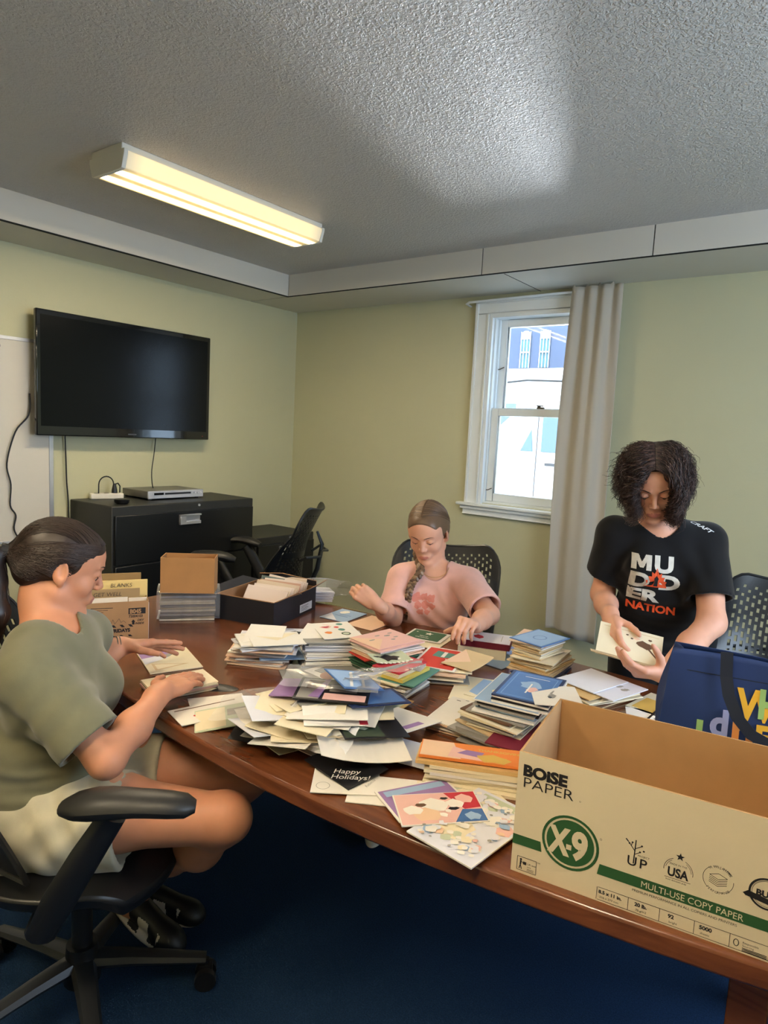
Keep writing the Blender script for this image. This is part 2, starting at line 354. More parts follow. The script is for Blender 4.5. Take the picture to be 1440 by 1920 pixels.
# ================================================================ ceiling light fixtures
M_PAN = mat('fixture_white_enamel', (226, 222, 210), .4)
def lens_material():
    m = bpy.data.materials.new('ribbed_lit_diffuser'); m.use_nodes = True; nt = m.node_tree; b = nt.nodes['Principled BSDF']
    b.inputs['Base Color'].default_value = (.9, .85, .7, 1); b.inputs['Roughness'].default_value = .35
    tc = nt.nodes.new('ShaderNodeTexCoord'); sp = nt.nodes.new('ShaderNodeSeparateXYZ'); nt.links.new(tc.outputs['Object'], sp.inputs[0])
    def M(op, a, b_=None, c=None):
        n = nt.nodes.new('ShaderNodeMath'); n.operation = op
        for i, v in enumerate((a, b_, c)):
            if v is None: continue
            if isinstance(v, (int, float)): n.inputs[i].default_value = v
            else: nt.links.new(v, n.inputs[i])
        return n.outputs[0]
    ax = M('ABSOLUTE', sp.outputs[0]); d = M('SUBTRACT', ax, .052); g = M('MULTIPLY', d, d); g = M('MULTIPLY', g, -4200.0); g = M('EXPONENT', g)
    ey = M('ABSOLUTE', sp.outputs[1]); e = M('MULTIPLY_ADD', ey, -9.0, 5.45); e = M('MINIMUM', e, 1.0); e = M('MAXIMUM', e, .22)
    rib = M('SINE', M('MULTIPLY', sp.outputs[1], 640.0)); rib = M('MULTIPLY_ADD', rib, .08, 1.0)
    s_ = M('MULTIPLY_ADD', g, 42, .20); s_ = M('MULTIPLY', s_, e); s_ = M('MULTIPLY', s_, rib); s_ = M('MULTIPLY', s_, 1.75)
    mc = nt.nodes.new('ShaderNodeMix'); mc.data_type = 'RGBA'; mc.inputs[6].default_value = (1.0, .66, .20, 1); mc.inputs[7].default_value = (1.0, .83, .56, 1)
    nt.links.new(M('MINIMUM', M('MULTIPLY', g, 6.0), 1.0), mc.inputs[0]); nt.links.new(mc.outputs[2], b.inputs['Emission Color']); nt.links.new(s_, b.inputs['Emission Strength'])
    return m
M_LENS = lens_material()
def fixture(label, loc):
    t = thing('ceiling_light', label, 'ceiling light', loc, group='tube light fixtures on the ceiling')
    hl, hw = .585, .125
    MB().bb((-.11, -hl+.001, -.029), (.11, hl-.001, 0)).build('housing', M_PAN, t, bevel=.004)
    out = [(-hw, -.045), (-hw, -.030), (hw, -.030), (hw, -.045), (.108, -.094), (.09, -.098), (-.09, -.098), (-.108, -.094)]
    for s_ in (-1, 1):
        m = MB(); y0, y1 = (-hl, -hl+.018) if s_ < 0 else (hl-.018, hl)
        o2 = [(x*1.02, z-.003 if z < -.05 else z+.004) for x, z in out]; n = len(o2)
        m.add([(x, y0, z) for x, z in o2]+[(x, y1, z) for x, z in o2], [tuple(range(n)), tuple(range(n, 2*n))]+[(i, (i+1) % n, n+(i+1) % n, n+i) for i in range(n)])
        m.build('end_cap', M_PAN, t, bevel=.002)
    m = MB(); y0, y1 = -hl+.018, hl-.018; n = len(out)
    m.add([(x, y0, z) for x, z in out]+[(x, y1, z) for x, z in out], [tuple(range(n)), tuple(range(n, 2*n))]+[(i, (i+1) % n, n+(i+1) % n, n+i) for i in range(n)])
    m.build('diffuser', M_LENS, t, bevel=.003)
    return t
fx = fixture('lit warm tube light with ribbed diffuser near the soffit over the wall screen', (-2.665, 2.16, ZC))
dup(fx, (-.35, -.05, ZC), label='second lit warm tube light further back over the near side of the room')
dup(fx, (-1.55, -.45, ZC), label='third lit warm tube light over the seated woman side, behind the second')  # unseen extra fixture, added to brighten the paper box, the woman and the wall

# ================================================================ conference table
def wood_material():
    m = bpy.data.materials.new('reddish_brown_wood'); m.use_nodes = True; nt = m.node_tree; b = nt.nodes['Principled BSDF']
    tc = nt.nodes.new('ShaderNodeTexCoord'); mp = nt.nodes.new('ShaderNodeMapping'); mp.inputs['Scale'].default_value = (1.2, 9, 9)
    nt.links.new(tc.outputs['Object'], mp.inputs[0])
    n = nt.nodes.new('ShaderNodeTexNoise'); n.inputs['Scale'].default_value = 3.0; n.inputs['Detail'].default_value = 8; n.inputs['Distortion'].default_value = 1.2
    nt.links.new(mp.outputs[0], n.inputs['Vector'])
    n2 = nt.nodes.new('ShaderNodeTexNoise'); n2.inputs['Scale'].default_value = 2.2; nt.links.new(tc.outputs['Object'], n2.inputs['Vector'])
    cr = nt.nodes.new('ShaderNodeValToRGB'); e = cr.color_ramp.elements
    e[0].position = .3; e[0].color = (*s2l((98, 52, 31)), 1); e[1].position = .7; e[1].color = (*s2l((134, 77, 45)), 1)
    nt.links.new(n.outputs[0], cr.inputs[0])
    mx = nt.nodes.new('ShaderNodeMix'); mx.data_type = 'RGBA'; mx.blend_type = 'MULTIPLY'; mx.inputs[0].default_value = .35
    nt.links.new(cr.outputs[0], mx.inputs[6]); nt.links.new(n2.outputs[0], mx.inputs[7]); nt.links.new(mx.outputs[2], b.inputs['Base Color'])
    b.inputs['Roughness'].default_value = .26; b.inputs['Specular IOR Level'].default_value = .5
    b.inputs['Coat Weight'].default_value = .45; b.inputs['Coat Roughness'].default_value = .16
    return m
M_WOOD = wood_material(); TZ = .74
TCX, THL = -1.05, 1.47
def near_y(x): return .985+.105*((x-TCX)/.95)**2
def far_y(x): return 2.24-.075*((x-TCX)/.95)**2
def table():
    t = thing('conference_table', 'long reddish-brown wooden conference table covered with greeting cards', 'table', (TCX, 1.6, 0))
    n = 28; xs = [TCX-THL+2*THL*i/n for i in range(n+1)]
    out = [(x-TCX, near_y(x)-1.6) for x in xs]+[(x-TCX, far_y(x)-1.6) for x in xs[::-1]]
    o = MB().prism(out, TZ-.042, TZ).build('tabletop', M_WOOD, t, bevel=.007, seg=3)
    inn = [((x)*.93, y*.86) for x, y in out]
    MB().prism(inn, TZ-.10, TZ-.042).build('apron', M_WOOD, t)
    for x, y in ((.96, -.40), (.96, .36), (-1.02, -.34), (-1.02, .30)):
        MB().bb((x-.03, y-.03, 0), (x+.03, y+.03, TZ-.05)).build('leg', M_WOOD, t, bevel=.004)
table()

# ================================================================ left wall: whiteboard, screen, cables
M_WB = mat('whiteboard_enamel', (206, 200, 190), .28); M_ALU = mat('brushed_aluminium', (212, 212, 216), .32, metal=.7)
M_PLA = mat('black_plastic', (22, 22, 24), .35); M_GLOSS = mat('black_gloss_plastic', (10, 10, 12), .08, coat=.6)
wb = thing('whiteboard', 'white dry-erase board with aluminium frame on the green wall behind the screen', 'whiteboard', (XL, 1.1, .76))
MB().bb((.003, -.95, .012), (.016, .90, 1.15)).build('board', M_WB, wb)
for a, b in (((0, -.97, 0), (.022, .93, .014)), ((0, -.97, 1.148), (.022, .93, 1.168)), ((0, .90, 0), (.022, .925, 1.168)), ((0, -.97, 0), (.022, -.95, 1.168))):
    MB().bb(a, b).build('frame_rail', M_ALU, wb, bevel=.002)
MB().cyl((.02, .617, 1.108), (.034, .617, 1.108), .014).build('magnet', mat('grey_magnet', (150, 145, 135), .4), wb, bevel=.003)
tv = thing('wall_screen', 'large black flat television mounted high on the green wall', 'television', (XL+.08, 2.49, 1.385))
tw, th = 1.21, .71
MB().bb((0, -tw/2, 0), (.028, tw/2, th)).build('bezel', M_GLOSS, tv, bevel=.006)
MB().bb((-.035, -tw/2+.12, .06), (0, tw/2-.12, th-.12)).build('back_case', M_PLA, tv, bevel=.01)
MB().bb((.028, -tw/2+.025, .055), (.0292, tw/2-.025, th-.03)).build('screen', mat('dark_screen_glass', (5, 6, 8), .2, spec=.25), tv)
MB().bb((-.08, -.22, .2), (-.03, .22, .5)).build('wall_mount', M_PLA, tv)
MB().bb((.0285, .545, .022), (.0295, .552, .027)).build('indicator', mat('red_indicator', (150, 30, 25), .4), tv)
MB().bb((.0285, -.03, .018), (.0293, .03, .026)).build('badge', mat('grey_badge', (70, 70, 74), .4), tv)
M_CAB = mat('black_cable_rubber', (16, 15, 16), .5)
def cable(name, label, pts, r=.0045):
    P = [Vector(p) for p in pts]; out = []
    for i in range(len(P)-1):
        a, b, c, d = P[max(i-1, 0)], P[i], P[i+1], P[min(i+2, len(P)-1)]
        for k_ in range(6):
            t = k_/6; out.append(.5*((2*b)+(c-a)*t+(2*a-5*b+4*c-d)*t*t+(3*b-a-3*c+d)*t**3))
    out.append(P[-1])
    o = MB().tube(out, r, 6).build(name, M_CAB, smooth=True, org=pts[-1]); tag(o, label, 'cable'); return o
X0 = XL+.03
cable('television_cable', 'black cable hanging in waves down the white board beside the screen', [(X0, 1.885, 1.62), (X0+.01, 1.875, 1.50), (X0+.01, 1.80, 1.40), (X0, 1.755, 1.22), (X0, 1.775, 1.10), (X0, 1.77, .98), (X0, 1.80, .92), (X0, 1.79, .84), (X0, 1.83, .74), (X0, 1.86, .55), (X0, 1.95, .3)])
cable('television_cable', 'black cable dropping from the screen behind the cabinet', [(X0, 2.09, 1.40), (X0, 2.095, 1.25), (X0, 2.10, 1.10), (X0-.01, 2.115, .95), (X0-.01, 2.12, .5)])
cable('television_cable', 'thin black cable from the screen down to the disc player', [(XL+.04, 2.71, 1.40), (XL+.05, 2.69, 1.28), (XL+.07, 2.66, 1.16), (XL+.10, 2.65, 1.06), (XL+.13, 2.66, 1.045)], .0035)

# ================================================================ filing cabinets
M_STEEL = mat('black_satin_steel', (17, 18, 21), .33, spec=.5); M_STSIDE = mat('black_matt_steel', (38, 38, 36), .5)
def cabinet(label, loc, wd, dp, ht, n, name='filing_cabinet'):
    t = thing(name, label, 'filing cabinet', loc)
    MB().bb((0, 0, 0), (dp, wd, ht)).build('body', M_STSIDE, t, bevel=.006)
    top = .04; dh = (ht-top-.05)/n
    for i in range(n):
        z = .04+dh*i
        d = MB().bb((dp, .014, z+.004), (dp+.02, wd-.014, z+dh-.004)).build('drawer', M_STEEL, t, bevel=.004)
        hy = wd*.49; hz = z+dh-.055
        h = MB(); h.bb((dp+.019, hy-.08, hz-.032), (dp+.0225, hy+.08, hz+.032))
        h.bb((dp+.02, hy-.08, hz+.022), (dp+.038, hy+.08, hz+.032)).bb((dp+.02, hy-.08, hz-.032), (dp+.034, hy+.08, hz-.012)).bb((dp+.02, hy-.08, hz-.03), (dp+.038, hy-.035, hz+.03))
        h.build('handle', M_ALU, d, bevel=.003)
    MB().cyl((dp, wd*.57, ht-.022), (dp+.006, wd*.57, ht-.022), .008, n=12).build('lock', M_ALU, t)
    return t
cabinet('tall black lateral filing cabinet under the screen, with bright metal handles', (XL+.001, 2.135, 0), 1.075, .46, .997, 3)
cabinet('low black two-drawer filing cabinet between the tall cabinet and corner chair', (XL+.001, 3.225, 0), .60, .48, .71, 2)
dv = thing('disc_player', 'slim silver disc player on top of the tall black cabinet', 'disc player', (-3.86, 2.70, .997))
M_SIL = mat('silver_plastic', (208, 212, 224), .22, metal=.35)
MB().bb((-.15, -.21, .012), (.13, .21, .058)).build('case', mat('grey_metal_case', (120, 118, 116), .35, metal=.8), dv, bevel=.003)
MB().bb((.13, -.212, .010), (.142, .212, .060)).build('front_panel', M_SIL, dv, bevel=.003)
MB().bb((.142, -.09, .034), (.1435, .11, .046)).build('disc_slot', M_PLA, dv)
MB().bb((.142, -.17, .034), (.1435, -.10, .048)).build('display', M_GLOSS, dv)
for y in (.14, .165, .19): MB().cyl((.142, y, .04), (.147, y, .04), .006, n=10).build('button', M_ALU, dv)
for x in (-.12, .11):
    for y in (-.18, .18): MB().cyl((x, y, 0), (x, y, .012), .013, n=12).build('foot', M_PLA, dv)
ps = thing('power_strip', 'short white power strip with a black plug on the tall cabinet', 'power strip', (-3.93, 2.33, .997), rad(75))
MB().bb((-.10, -.027, 0), (.10, .027, .036)).build('case', mat('white_plastic', (226, 220, 208), .4), ps, bevel=.006)
for x in (-.06, .0): MB().bb((x-.014, -.014, .0355), (x+.014, .014, .0368)).build('socket', M_PLA, ps)
pg = thing('power_plug', 'black plug and looped lead standing in the white power strip', 'plug', (-3.915, 2.375, 1.034))
MB().tube([(0, 0, 0), (0, 0, .02), (0, 0, .06)], [.018, .017, .008], 10).build('plug_body', M_PLA, pg, smooth=True)
MB().tube([(0, 0, .055)]+[(-.01, -.05+.05*cos(a), .055+.05*sin(a)) for a in [pi*i/10 for i in range(0, 11)]]+[(-.012, -.1, 0), (-.014, -.1, -.03)], .004, 6).build('lead', M_CAB, pg, smooth=True)
MB().tube([(0, .005, .055), (-.01, .03, .06), (-.02, .05, .04), (-.03, .055, -.0), (-.04, .05, -.034)], .004, 6).build('lead', M_CAB, pg, smooth=True)
o = MB().lathe([(.001, 0), (.032, 0), (.042, .010), (.045, .028), (.036, .031), (.001, .031)], n=20).build('round_speaker_puck', M_PLA, smooth=True); o.location = (-3.655, 2.265, .997)
tag(o, 'small round black dish-shaped puck on the front corner of the tall cabinet', 'puck')

# ================================================================ mesh-back office chairs
M_CH = mat('chair_black_polymer', (24, 24, 26), .38); M_PADM = mat('armrest_black_urethane', (34, 33, 33), .45); M_CHM = mat('chair_graphite_metal', (58, 60, 64), .35, metal=.6)
def back_pt(u, v):
    """u -1..1 across, v 0..1 bottom to top; chair faces +y"""
    wv = .246+.016*sin(min(1, v*1.12)*pi/2)**1.4-(.02*max(0, (v-.85)/.15)**2)
    top = .50+.035*abs(u)**1.5-.055*max(0, (abs(u)-.72)/.28)**2.2
    z = .0+v*top
    y = -.02-.10*v-.06*max(0, v-.6)+.075*(abs(u)**2.2)*(.5+.5*v)+.21*(abs(u)**2.5)*max(0, 1-v*1.35)+.03*sin(v*pi)
    return Vector((u*wv, y, z))
def chair_back():
    nu, nv = 54, 96; m = MB(); vs = [back_pt(-1+2*i/nu, j/nv) for j in range(nv+1) for i in range(nu+1)]; fs = []
    for j in range(nv):
        for i in range(nu):
            u = abs(-1+2*(i+.5)/nu); v = (j+.5)/nv
            hole = False
            if 4 <= i < nu-4 and .06 < v < .93 and not (.40 < v < .47 and u < .8):
                c = i % 2; rw = (j+(i//2 % 2)*3) % 6
                hole = c == 0 and rw < (4 if v < .72 else 2 if v > .84 else 3)
            if not hole: fs.append((j*(nu+1)+i, j*(nu+1)+i+1, (j+1)*(nu+1)+i+1, (j+1)*(nu+1)+i))
    return m.add(vs, fs)
CHAIRS = []
def office_chair(label, loc, rz, group='black mesh-back office chairs', lean=.12):
    if CHAIRS:
        CHAIRS.append(dup(CHAIRS[0], loc, rz, label, group)); return CHAIRS[-1]
    t = thing('office_chair', label, 'chair', loc, rz, group); CHAIRS.append(t)
    bk = chair_back().build('backrest', M_CH, t); bk.location = (0, -.235, .50)
    so = bk.modifiers.new('thick', 'SOLIDIFY'); so.thickness = .005
    rim = [back_pt(-1, j/20) for j in range(21)]+[back_pt(-1+2*i/24, 1) for i in range(1, 25)]+[back_pt(1, 1-j/20) for j in range(1, 21)]+[back_pt(1-2*i/12, 0) for i in range(1, 12)]
    rim.append(rim[0]); r = MB().tube(rim, .0075, 6, cap=False).build('back_rim', M_CH, bk, smooth=True)
    MB().tube([(0, -.20, .40), (0, -.30, .47), (0, -.36, .62), (0, -.385, .78), (0, -.35, .86)], [.028, .03, .026, .02, .012], 10, flat=.6).build('spine', M_CHM, t, smooth=True)
    MB().tube([(-.185, -.285, .70), (-.23, -.33, .73), (-.12, -.40, .72), (0, -.385, .74), (.12, -.40, .72), (.23, -.33, .73), (.185, -.285, .70)], .009, 8).build('lumbar_loop', M_CHM, t, smooth=True)
    # seat: soft rounded pad with a waterfall front
    m = MB(); nu, nv = 16, 16; vs = []
    for j in range(nv+1):
        for i in range(nu+1):
            u = -1+2*i/nu; v = -1+2*j/nv; x = .262*u*sqrt(1-.42*v*v); y = .245*v*sqrt(1-.42*u*u)
            z = .455+.012*u*u-.045*max(0, (v-.55)/.45)**2-.01*(1-v*v)*(1-u*u)
            vs.append((x, y, z))
    n0 = len(vs); vs += [(p[0]*.94, p[1]*.94, p[2]-.04) for p in vs]
    fs = [(j*(nu+1)+i, j*(nu+1)+i+1, (j+1)*(nu+1)+i+1, (j+1)*(nu+1)+i) for j in range(nv) for i in range(nu)]
    fs += [tuple(n0+i for i in f[::-1]) for f in fs]
    ed = [i for i in range(nu+1)]+[j*(nu+1)+nu for j in range(1, nv+1)]+[nv*(nu+1)+i for i in range(nu-1, -1, -1)]+[j*(nu+1) for j in range(nv-1, 0, -1)]
    fs += [(ed[k_], ed[(k_+1) % len(ed)], n0+ed[(k_+1) % len(ed)], n0+ed[k_]) for k_ in range(len(ed))]
    m.add(vs, fs).build('seat', M_CH, t, bevel=.01)
    MB().bb((-.11, -.20, .36), (.11, .10, .42)).build('tilt_housing', M_CHM, t, bevel=.015)
    for s_ in (-1, 1):
        MB().tube([(s_*.10, -.02, .39), (s_*.24, .01, .385), (s_*.282, .04, .41), (s_*.292, .085, .50), (s_*.290, .14, .60), (s_*.282, .19, .685)], [.024, .026, .032, .037, .035, .030], 12, flat=.6).build('armrest_post', M_CH, t, smooth=True)
        m = MB(); L = []
        for i in range(10):
            q = min(1, i/8.6); L.append((s_*(.275+.02*sin(q*pi)), .09+.27*q, .712+.014*sin(q*pi)-.016*(1-q)**3))
        m.tube(L, [.026, .042, .047, .046, .043, .040, .039, .038, .034, .018], 14, flat=.62, up=(0, 0, 1)).build('armrest_pad', M_PADM, t, smooth=True)
    MB().cyl((0, 0, .10), (0, 0, .38), .025, n=16).cyl((0, 0, .06), (0, 0, .16), .045, .038, n=16).build('gas_column', M_CH, t, smooth=True)
    for k_ in range(5):
        a = rad(CHAIR_LEG0+72*k_); d = Vector((cos(a), sin(a), 0))
        m = MB().tube([Vector((0, 0, .115)), d*.12+Vector((0, 0, .105)), d*.31+Vector((0, 0, .078))], [.032, .026, .018], 8, flat=.7); lg = m.build('base_leg', M_CHM, t, smooth=True)
        c = d*.31; m = MB(); sd = Vector((-d.y, d.x, 0))
        m.cyl(c+sd*.011+Vector((0, 0, .028)), c+sd*.028+Vector((0, 0, .028)), .028, n=16).cyl(c-sd*.028+Vector((0, 0, .028)), c-sd*.011+Vector((0, 0, .028)), .028, n=16).cyl(c+Vector((0, 0, .03)), c+Vector((0, 0, .075)), .010, n=8)
        m.box(c+Vector((0, 0, .048)), (.035, .02, .03), (0, 0, a)); m.build('caster', M_PLA, lg, smooth=True)
    return t
CHAIR_LEG0 = 49+53.13
office_chair('black mesh-back office chair the woman in the olive T-shirt sits on', (-1.525, .84, 0), rad(-53.13))
office_chair('black mesh-back office chair the woman in the pink T-shirt sits on', (-1.575, 2.54, 0), rad(204.8))
office_chair('black mesh-back office chair behind the standing woman, beside the blue bag', (-.22, 2.60, 0), rad(180))
office_chair('empty black mesh-back office chair turned sideways by the low cabinet', (-3.15, 2.94, 0), rad(122))

for c in COL.objects:   # the armrests of the two chairs across the table are set low
    if c.parent in CHAIRS[1:3] and c.name.startswith('armrest'): c.location.z = -.13
    if c.parent is CHAIRS[1] and not c.name.startswith(('base_leg', 'gas')): c.location.z -= .05
# ================================================================ smooth bodies: a distance field turned into one continuous surface
V3 = lambda *a: np.array(a if len(a) == 3 else a[0], dtype=np.float32)
class Field:
    def __init__(s): s.p = []; s.M = None; s.warp = None
    def _w(s, p):
        p = V3(p)
        return p if s.M is None else V3(s.M[0])+p[0]*s.M[1]+p[1]*s.M[2]+p[2]*s.M[3]
    def cone(s, a, b, ra, rb, k=.02, sub=False):
        a, b = s._w(a), s._w(b); lo = np.minimum(a-ra, b-rb); hi = np.maximum(a+ra, b+rb)
        s.p.append(('c', (a, b, ra, rb), k, sub, lo, hi)); return s
    def tubeend(s, a, b, ra, rb, k=.02, tilt=(0, 0, 0)):
        """a cone with a flat cut at b (a sleeve or trouser leg)"""
        a, b = s._w(a), s._w(b); n = V3(unit(unit(b-a)+V3(tilt))); lo = np.minimum(a-ra, b-rb); hi = np.maximum(a+ra, b+rb)
        s.p.append(('f', (a, b, ra, rb, n), k, False, lo, hi)); return s
    def chain(s, pts, rs, k=.02):
        for i in range(len(pts)-1): s.cone(pts[i], pts[i+1], rs[i], rs[i+1], k)
        return s
    def ell(s, c, r, k=.02, sub=False, ax=None):
        """ax: 3 axis vectors (world, or local when a head frame is set)"""
        c = s._w(c)
        if ax is None: ax = np.eye(3, dtype=np.float32) if s.M is None else np.array([s.M[1], s.M[2], s.M[3]], dtype=np.float32)
        else:
            ax = np.array(ax, dtype=np.float32)
            ax = ax/np.linalg.norm(ax, axis=1, keepdims=True)
            if s.M is not None: ax = ax @ np.array([s.M[1], s.M[2], s.M[3]], dtype=np.float32)
        r = V3(r); ext = np.sqrt(((ax*r[:, None])**2).sum(0))
        s.p.append(('e', (c, ax, r), k, sub, c-ext, c+ext)); return s
    def half(s, c, n, k=.004):
        """cut away everything on the +n side of the plane through c"""
        n = V3(n); n = n/np.linalg.norm(n); s.p.append(('h', (s._w(c), n), k, True, None, None)); return s
    def ev(s, X, Y, Z):
        """X,Y,Z 1-d axes -> field on the grid"""
        D = np.full((len(X), len(Y), len(Z)), 1.0, dtype=np.float32)
        for kind, q, k, sub, lo, hi in s.p:
            pad = k*1.5+.03
            if lo is None: ix, iy, iz = slice(None), slice(None), slice(None)
            else:
                sl = []
                for A, l, h in zip((X, Y, Z), lo-pad, hi+pad):
                    i0, i1 = np.searchsorted(A, l), np.searchsorted(A, h); sl.append(slice(i0, i1))
                ix, iy, iz = sl
            x = X[ix][:, None, None]; y = Y[iy][None, :, None]; z = Z[iz][None, None, :]
            if 0 in (x.size, y.size, z.size): continue
            if kind in 'cf':
                a, b, ra, rb = q[:4]; ba = b-a; L = float(ba@ba)+1e-12
                t = np.clip(((x-a[0])*ba[0]+(y-a[1])*ba[1]+(z-a[2])*ba[2])/L, 0, 1)
                d = np.sqrt((x-a[0]-t*ba[0])**2+(y-a[1]-t*ba[1])**2+(z-a[2]-t*ba[2])**2)-(ra+(rb-ra)*t)
                if kind == 'f': d = np.maximum(d, (x-b[0])*q[4][0]+(y-b[1])*q[4][1]+(z-b[2])*q[4][2])
            elif kind == 'e':
                c, ax, r = q; px, py, pz = x-c[0], y-c[1], z-c[2]
                l = [px*ax[i, 0]+py*ax[i, 1]+pz*ax[i, 2] for i in range(3)]
                k0 = np.sqrt(sum((l[i]/r[i])**2 for i in range(3))); k1 = np.sqrt(sum((l[i]/r[i]**2)**2 for i in range(3)))
                d = k0*(k0-1)/np.maximum(k1, 1e-6)
            else:
                c, n = q; d = -((x-c[0])*n[0]+(y-c[1])*n[1]+(z-c[2])*n[2])
            G = D[ix, iy, iz]
            if sub:
                h = np.clip(.5-.5*(G+d)/k, 0, 1) if k > 0 else (G < -d)*1.0
                D[ix, iy, iz] = G+(-d-G)*h+k*h*(1-h)
            else:
                h = np.clip(.5+.5*(d-G)/k, 0, 1) if k > 0 else (G < d)*1.0
                D[ix, iy, iz] = d+(G-d)*h-k*h*(1-h)
        if s.warp is not None: D += s.warp(X[:, None, None], Y[None, :, None], Z[None, None, :])
        return D
def nets(D, X, Y, Z):
    """surface nets"""
    S_ = D < 0; nx, ny, nz = D.shape
    cnt = np.zeros((nx-1, ny-1, nz-1), dtype=np.int8)
    for a in (0, 1):
        for b in (0, 1):
            for c in (0, 1): cnt += S_[a:nx-1+a, b:ny-1+b, c:nz-1+c]
    act = (cnt > 0) & (cnt < 8); I = np.argwhere(act); n = len(I)
    if n == 0: return np.zeros((0, 3)), []
    idm = -np.ones(act.shape, dtype=np.int64); idm[act] = np.arange(n)
    cor = {(a, b, c): D[I[:, 0]+a, I[:, 1]+b, I[:, 2]+c] for a in (0, 1) for b in (0, 1) for c in (0, 1)}
    acc = np.zeros((n, 3)); w = np.zeros(n)
    for ax in range(3):
        for u in (0, 1):
            for v in (0, 1):
                a = [0, 0, 0]; o = [i for i in range(3) if i != ax]; a[o[0]] = u; a[o[1]] = v; b = list(a); b[ax] = 1
                da, db = cor[tuple(a)], cor[tuple(b)]; m = (da < 0) != (db < 0)
                t = np.where(m, da/(da-db+1e-20), 0); p = np.tile(np.array(a, float), (n, 1)); p[:, ax] = t
                acc += p*m[:, None]; w += m
    P = I+acc/w[:, None]
    V = np.stack([X[0]+P[:, 0]*(X[1]-X[0]), Y[0]+P[:, 1]*(Y[1]-Y[0]), Z[0]+P[:, 2]*(Z[1]-Z[0])], 1)
    F = []
    for ax in range(3):
        o = [i for i in range(3) if i != ax]
        sl0 = [slice(None)]*3; sl1 = [slice(None)]*3; sl0[ax] = slice(0, -1); sl1[ax] = slice(1, None)
        A, B = S_[tuple(sl0)], S_[tuple(sl1)]; E = np.argwhere(A != B)
        ok = (E[:, o[0]] > 0) & (E[:, o[1]] > 0) & (E[:, o[0]] < D.shape[o[0]]-1) & (E[:, o[1]] < D.shape[o[1]]-1); E = E[ok]
        if len(E) == 0: continue
        q = []
        for du, dv in ((-1, -1), (0, -1), (0, 0), (-1, 0)):
            e = E.copy(); e[:, o[0]] += du; e[:, o[1]] += dv; q.append(idm[e[:, 0], e[:, 1], e[:, 2]])
        q = np.stack(q, 1); ins = A[E[:, 0], E[:, 1], E[:, 2]]
        flip = ins if ax != 1 else ~ins
        q[~flip] = q[~flip][:, ::-1]; F.append(q)
    return V, np.concatenate(F)
def surface(field, coarse, fine=()):
    """coarse = (lo, hi, step); fine = list of the same, each replacing the coarse surface inside its box"""
    VV, FF, n = [], [], 0
    for q, (lo, hi, h) in enumerate([coarse]+list(fine)):
        ax = [np.arange(lo[i], hi[i]+h, h).astype(np.float32) for i in range(3)]
        V, F = nets(field.ev(*ax), *ax)
        if len(V) == 0: continue
        for j, (l2, h2, s2) in enumerate(fine):
            if q == 0 or j+1 > q:
                ins = np.all((V > np.array(l2)+h*1.2) & (V < np.array(h2)-h*1.2), 1); F = F[~ins[F].all(1)]
        VV.append(V); FF.append(F+n); n += len(V)
    V = np.concatenate(VV); F = np.concatenate(FF)
    used = np.zeros(len(V), bool); used[F.ravel()] = True; re = np.cumsum(used)-1
    return V[used], re[F]
def solid(name, field, coarse, mats, parent, fine=(), pick=None):
    V, F = surface(field, coarse, fine); org = np.array(parent.location) if parent is not None else np.zeros(3)
    if parent is not None and parent.parent is not None: org = org+np.array(parent.parent.location)
    me = bpy.data.meshes.new(name); me.from_pydata((V-org).tolist(), [], F.tolist())
    mats = mats if isinstance(mats, (list, tuple)) else [mats]
    for m in mats: me.materials.append(m)
    me.polygons.foreach_set('use_smooth', [True]*len(me.polygons))
    if pick is not None: me.polygons.foreach_set('material_index', pick(V[F].mean(1)).astype(int).tolist())
    o = bpy.data.objects.new(name, me); COL.objects.link(o)
    if parent is not None: o.parent = parent
    return o
def unit(v): v = np.array(v, float); return v/np.linalg.norm(v)
def turn(v, axis, a):
    v = np.array(v, float); axis = unit(axis); return v*cos(a)+np.cross(axis, v)*sin(a)+axis*(axis@v)*(1-cos(a))

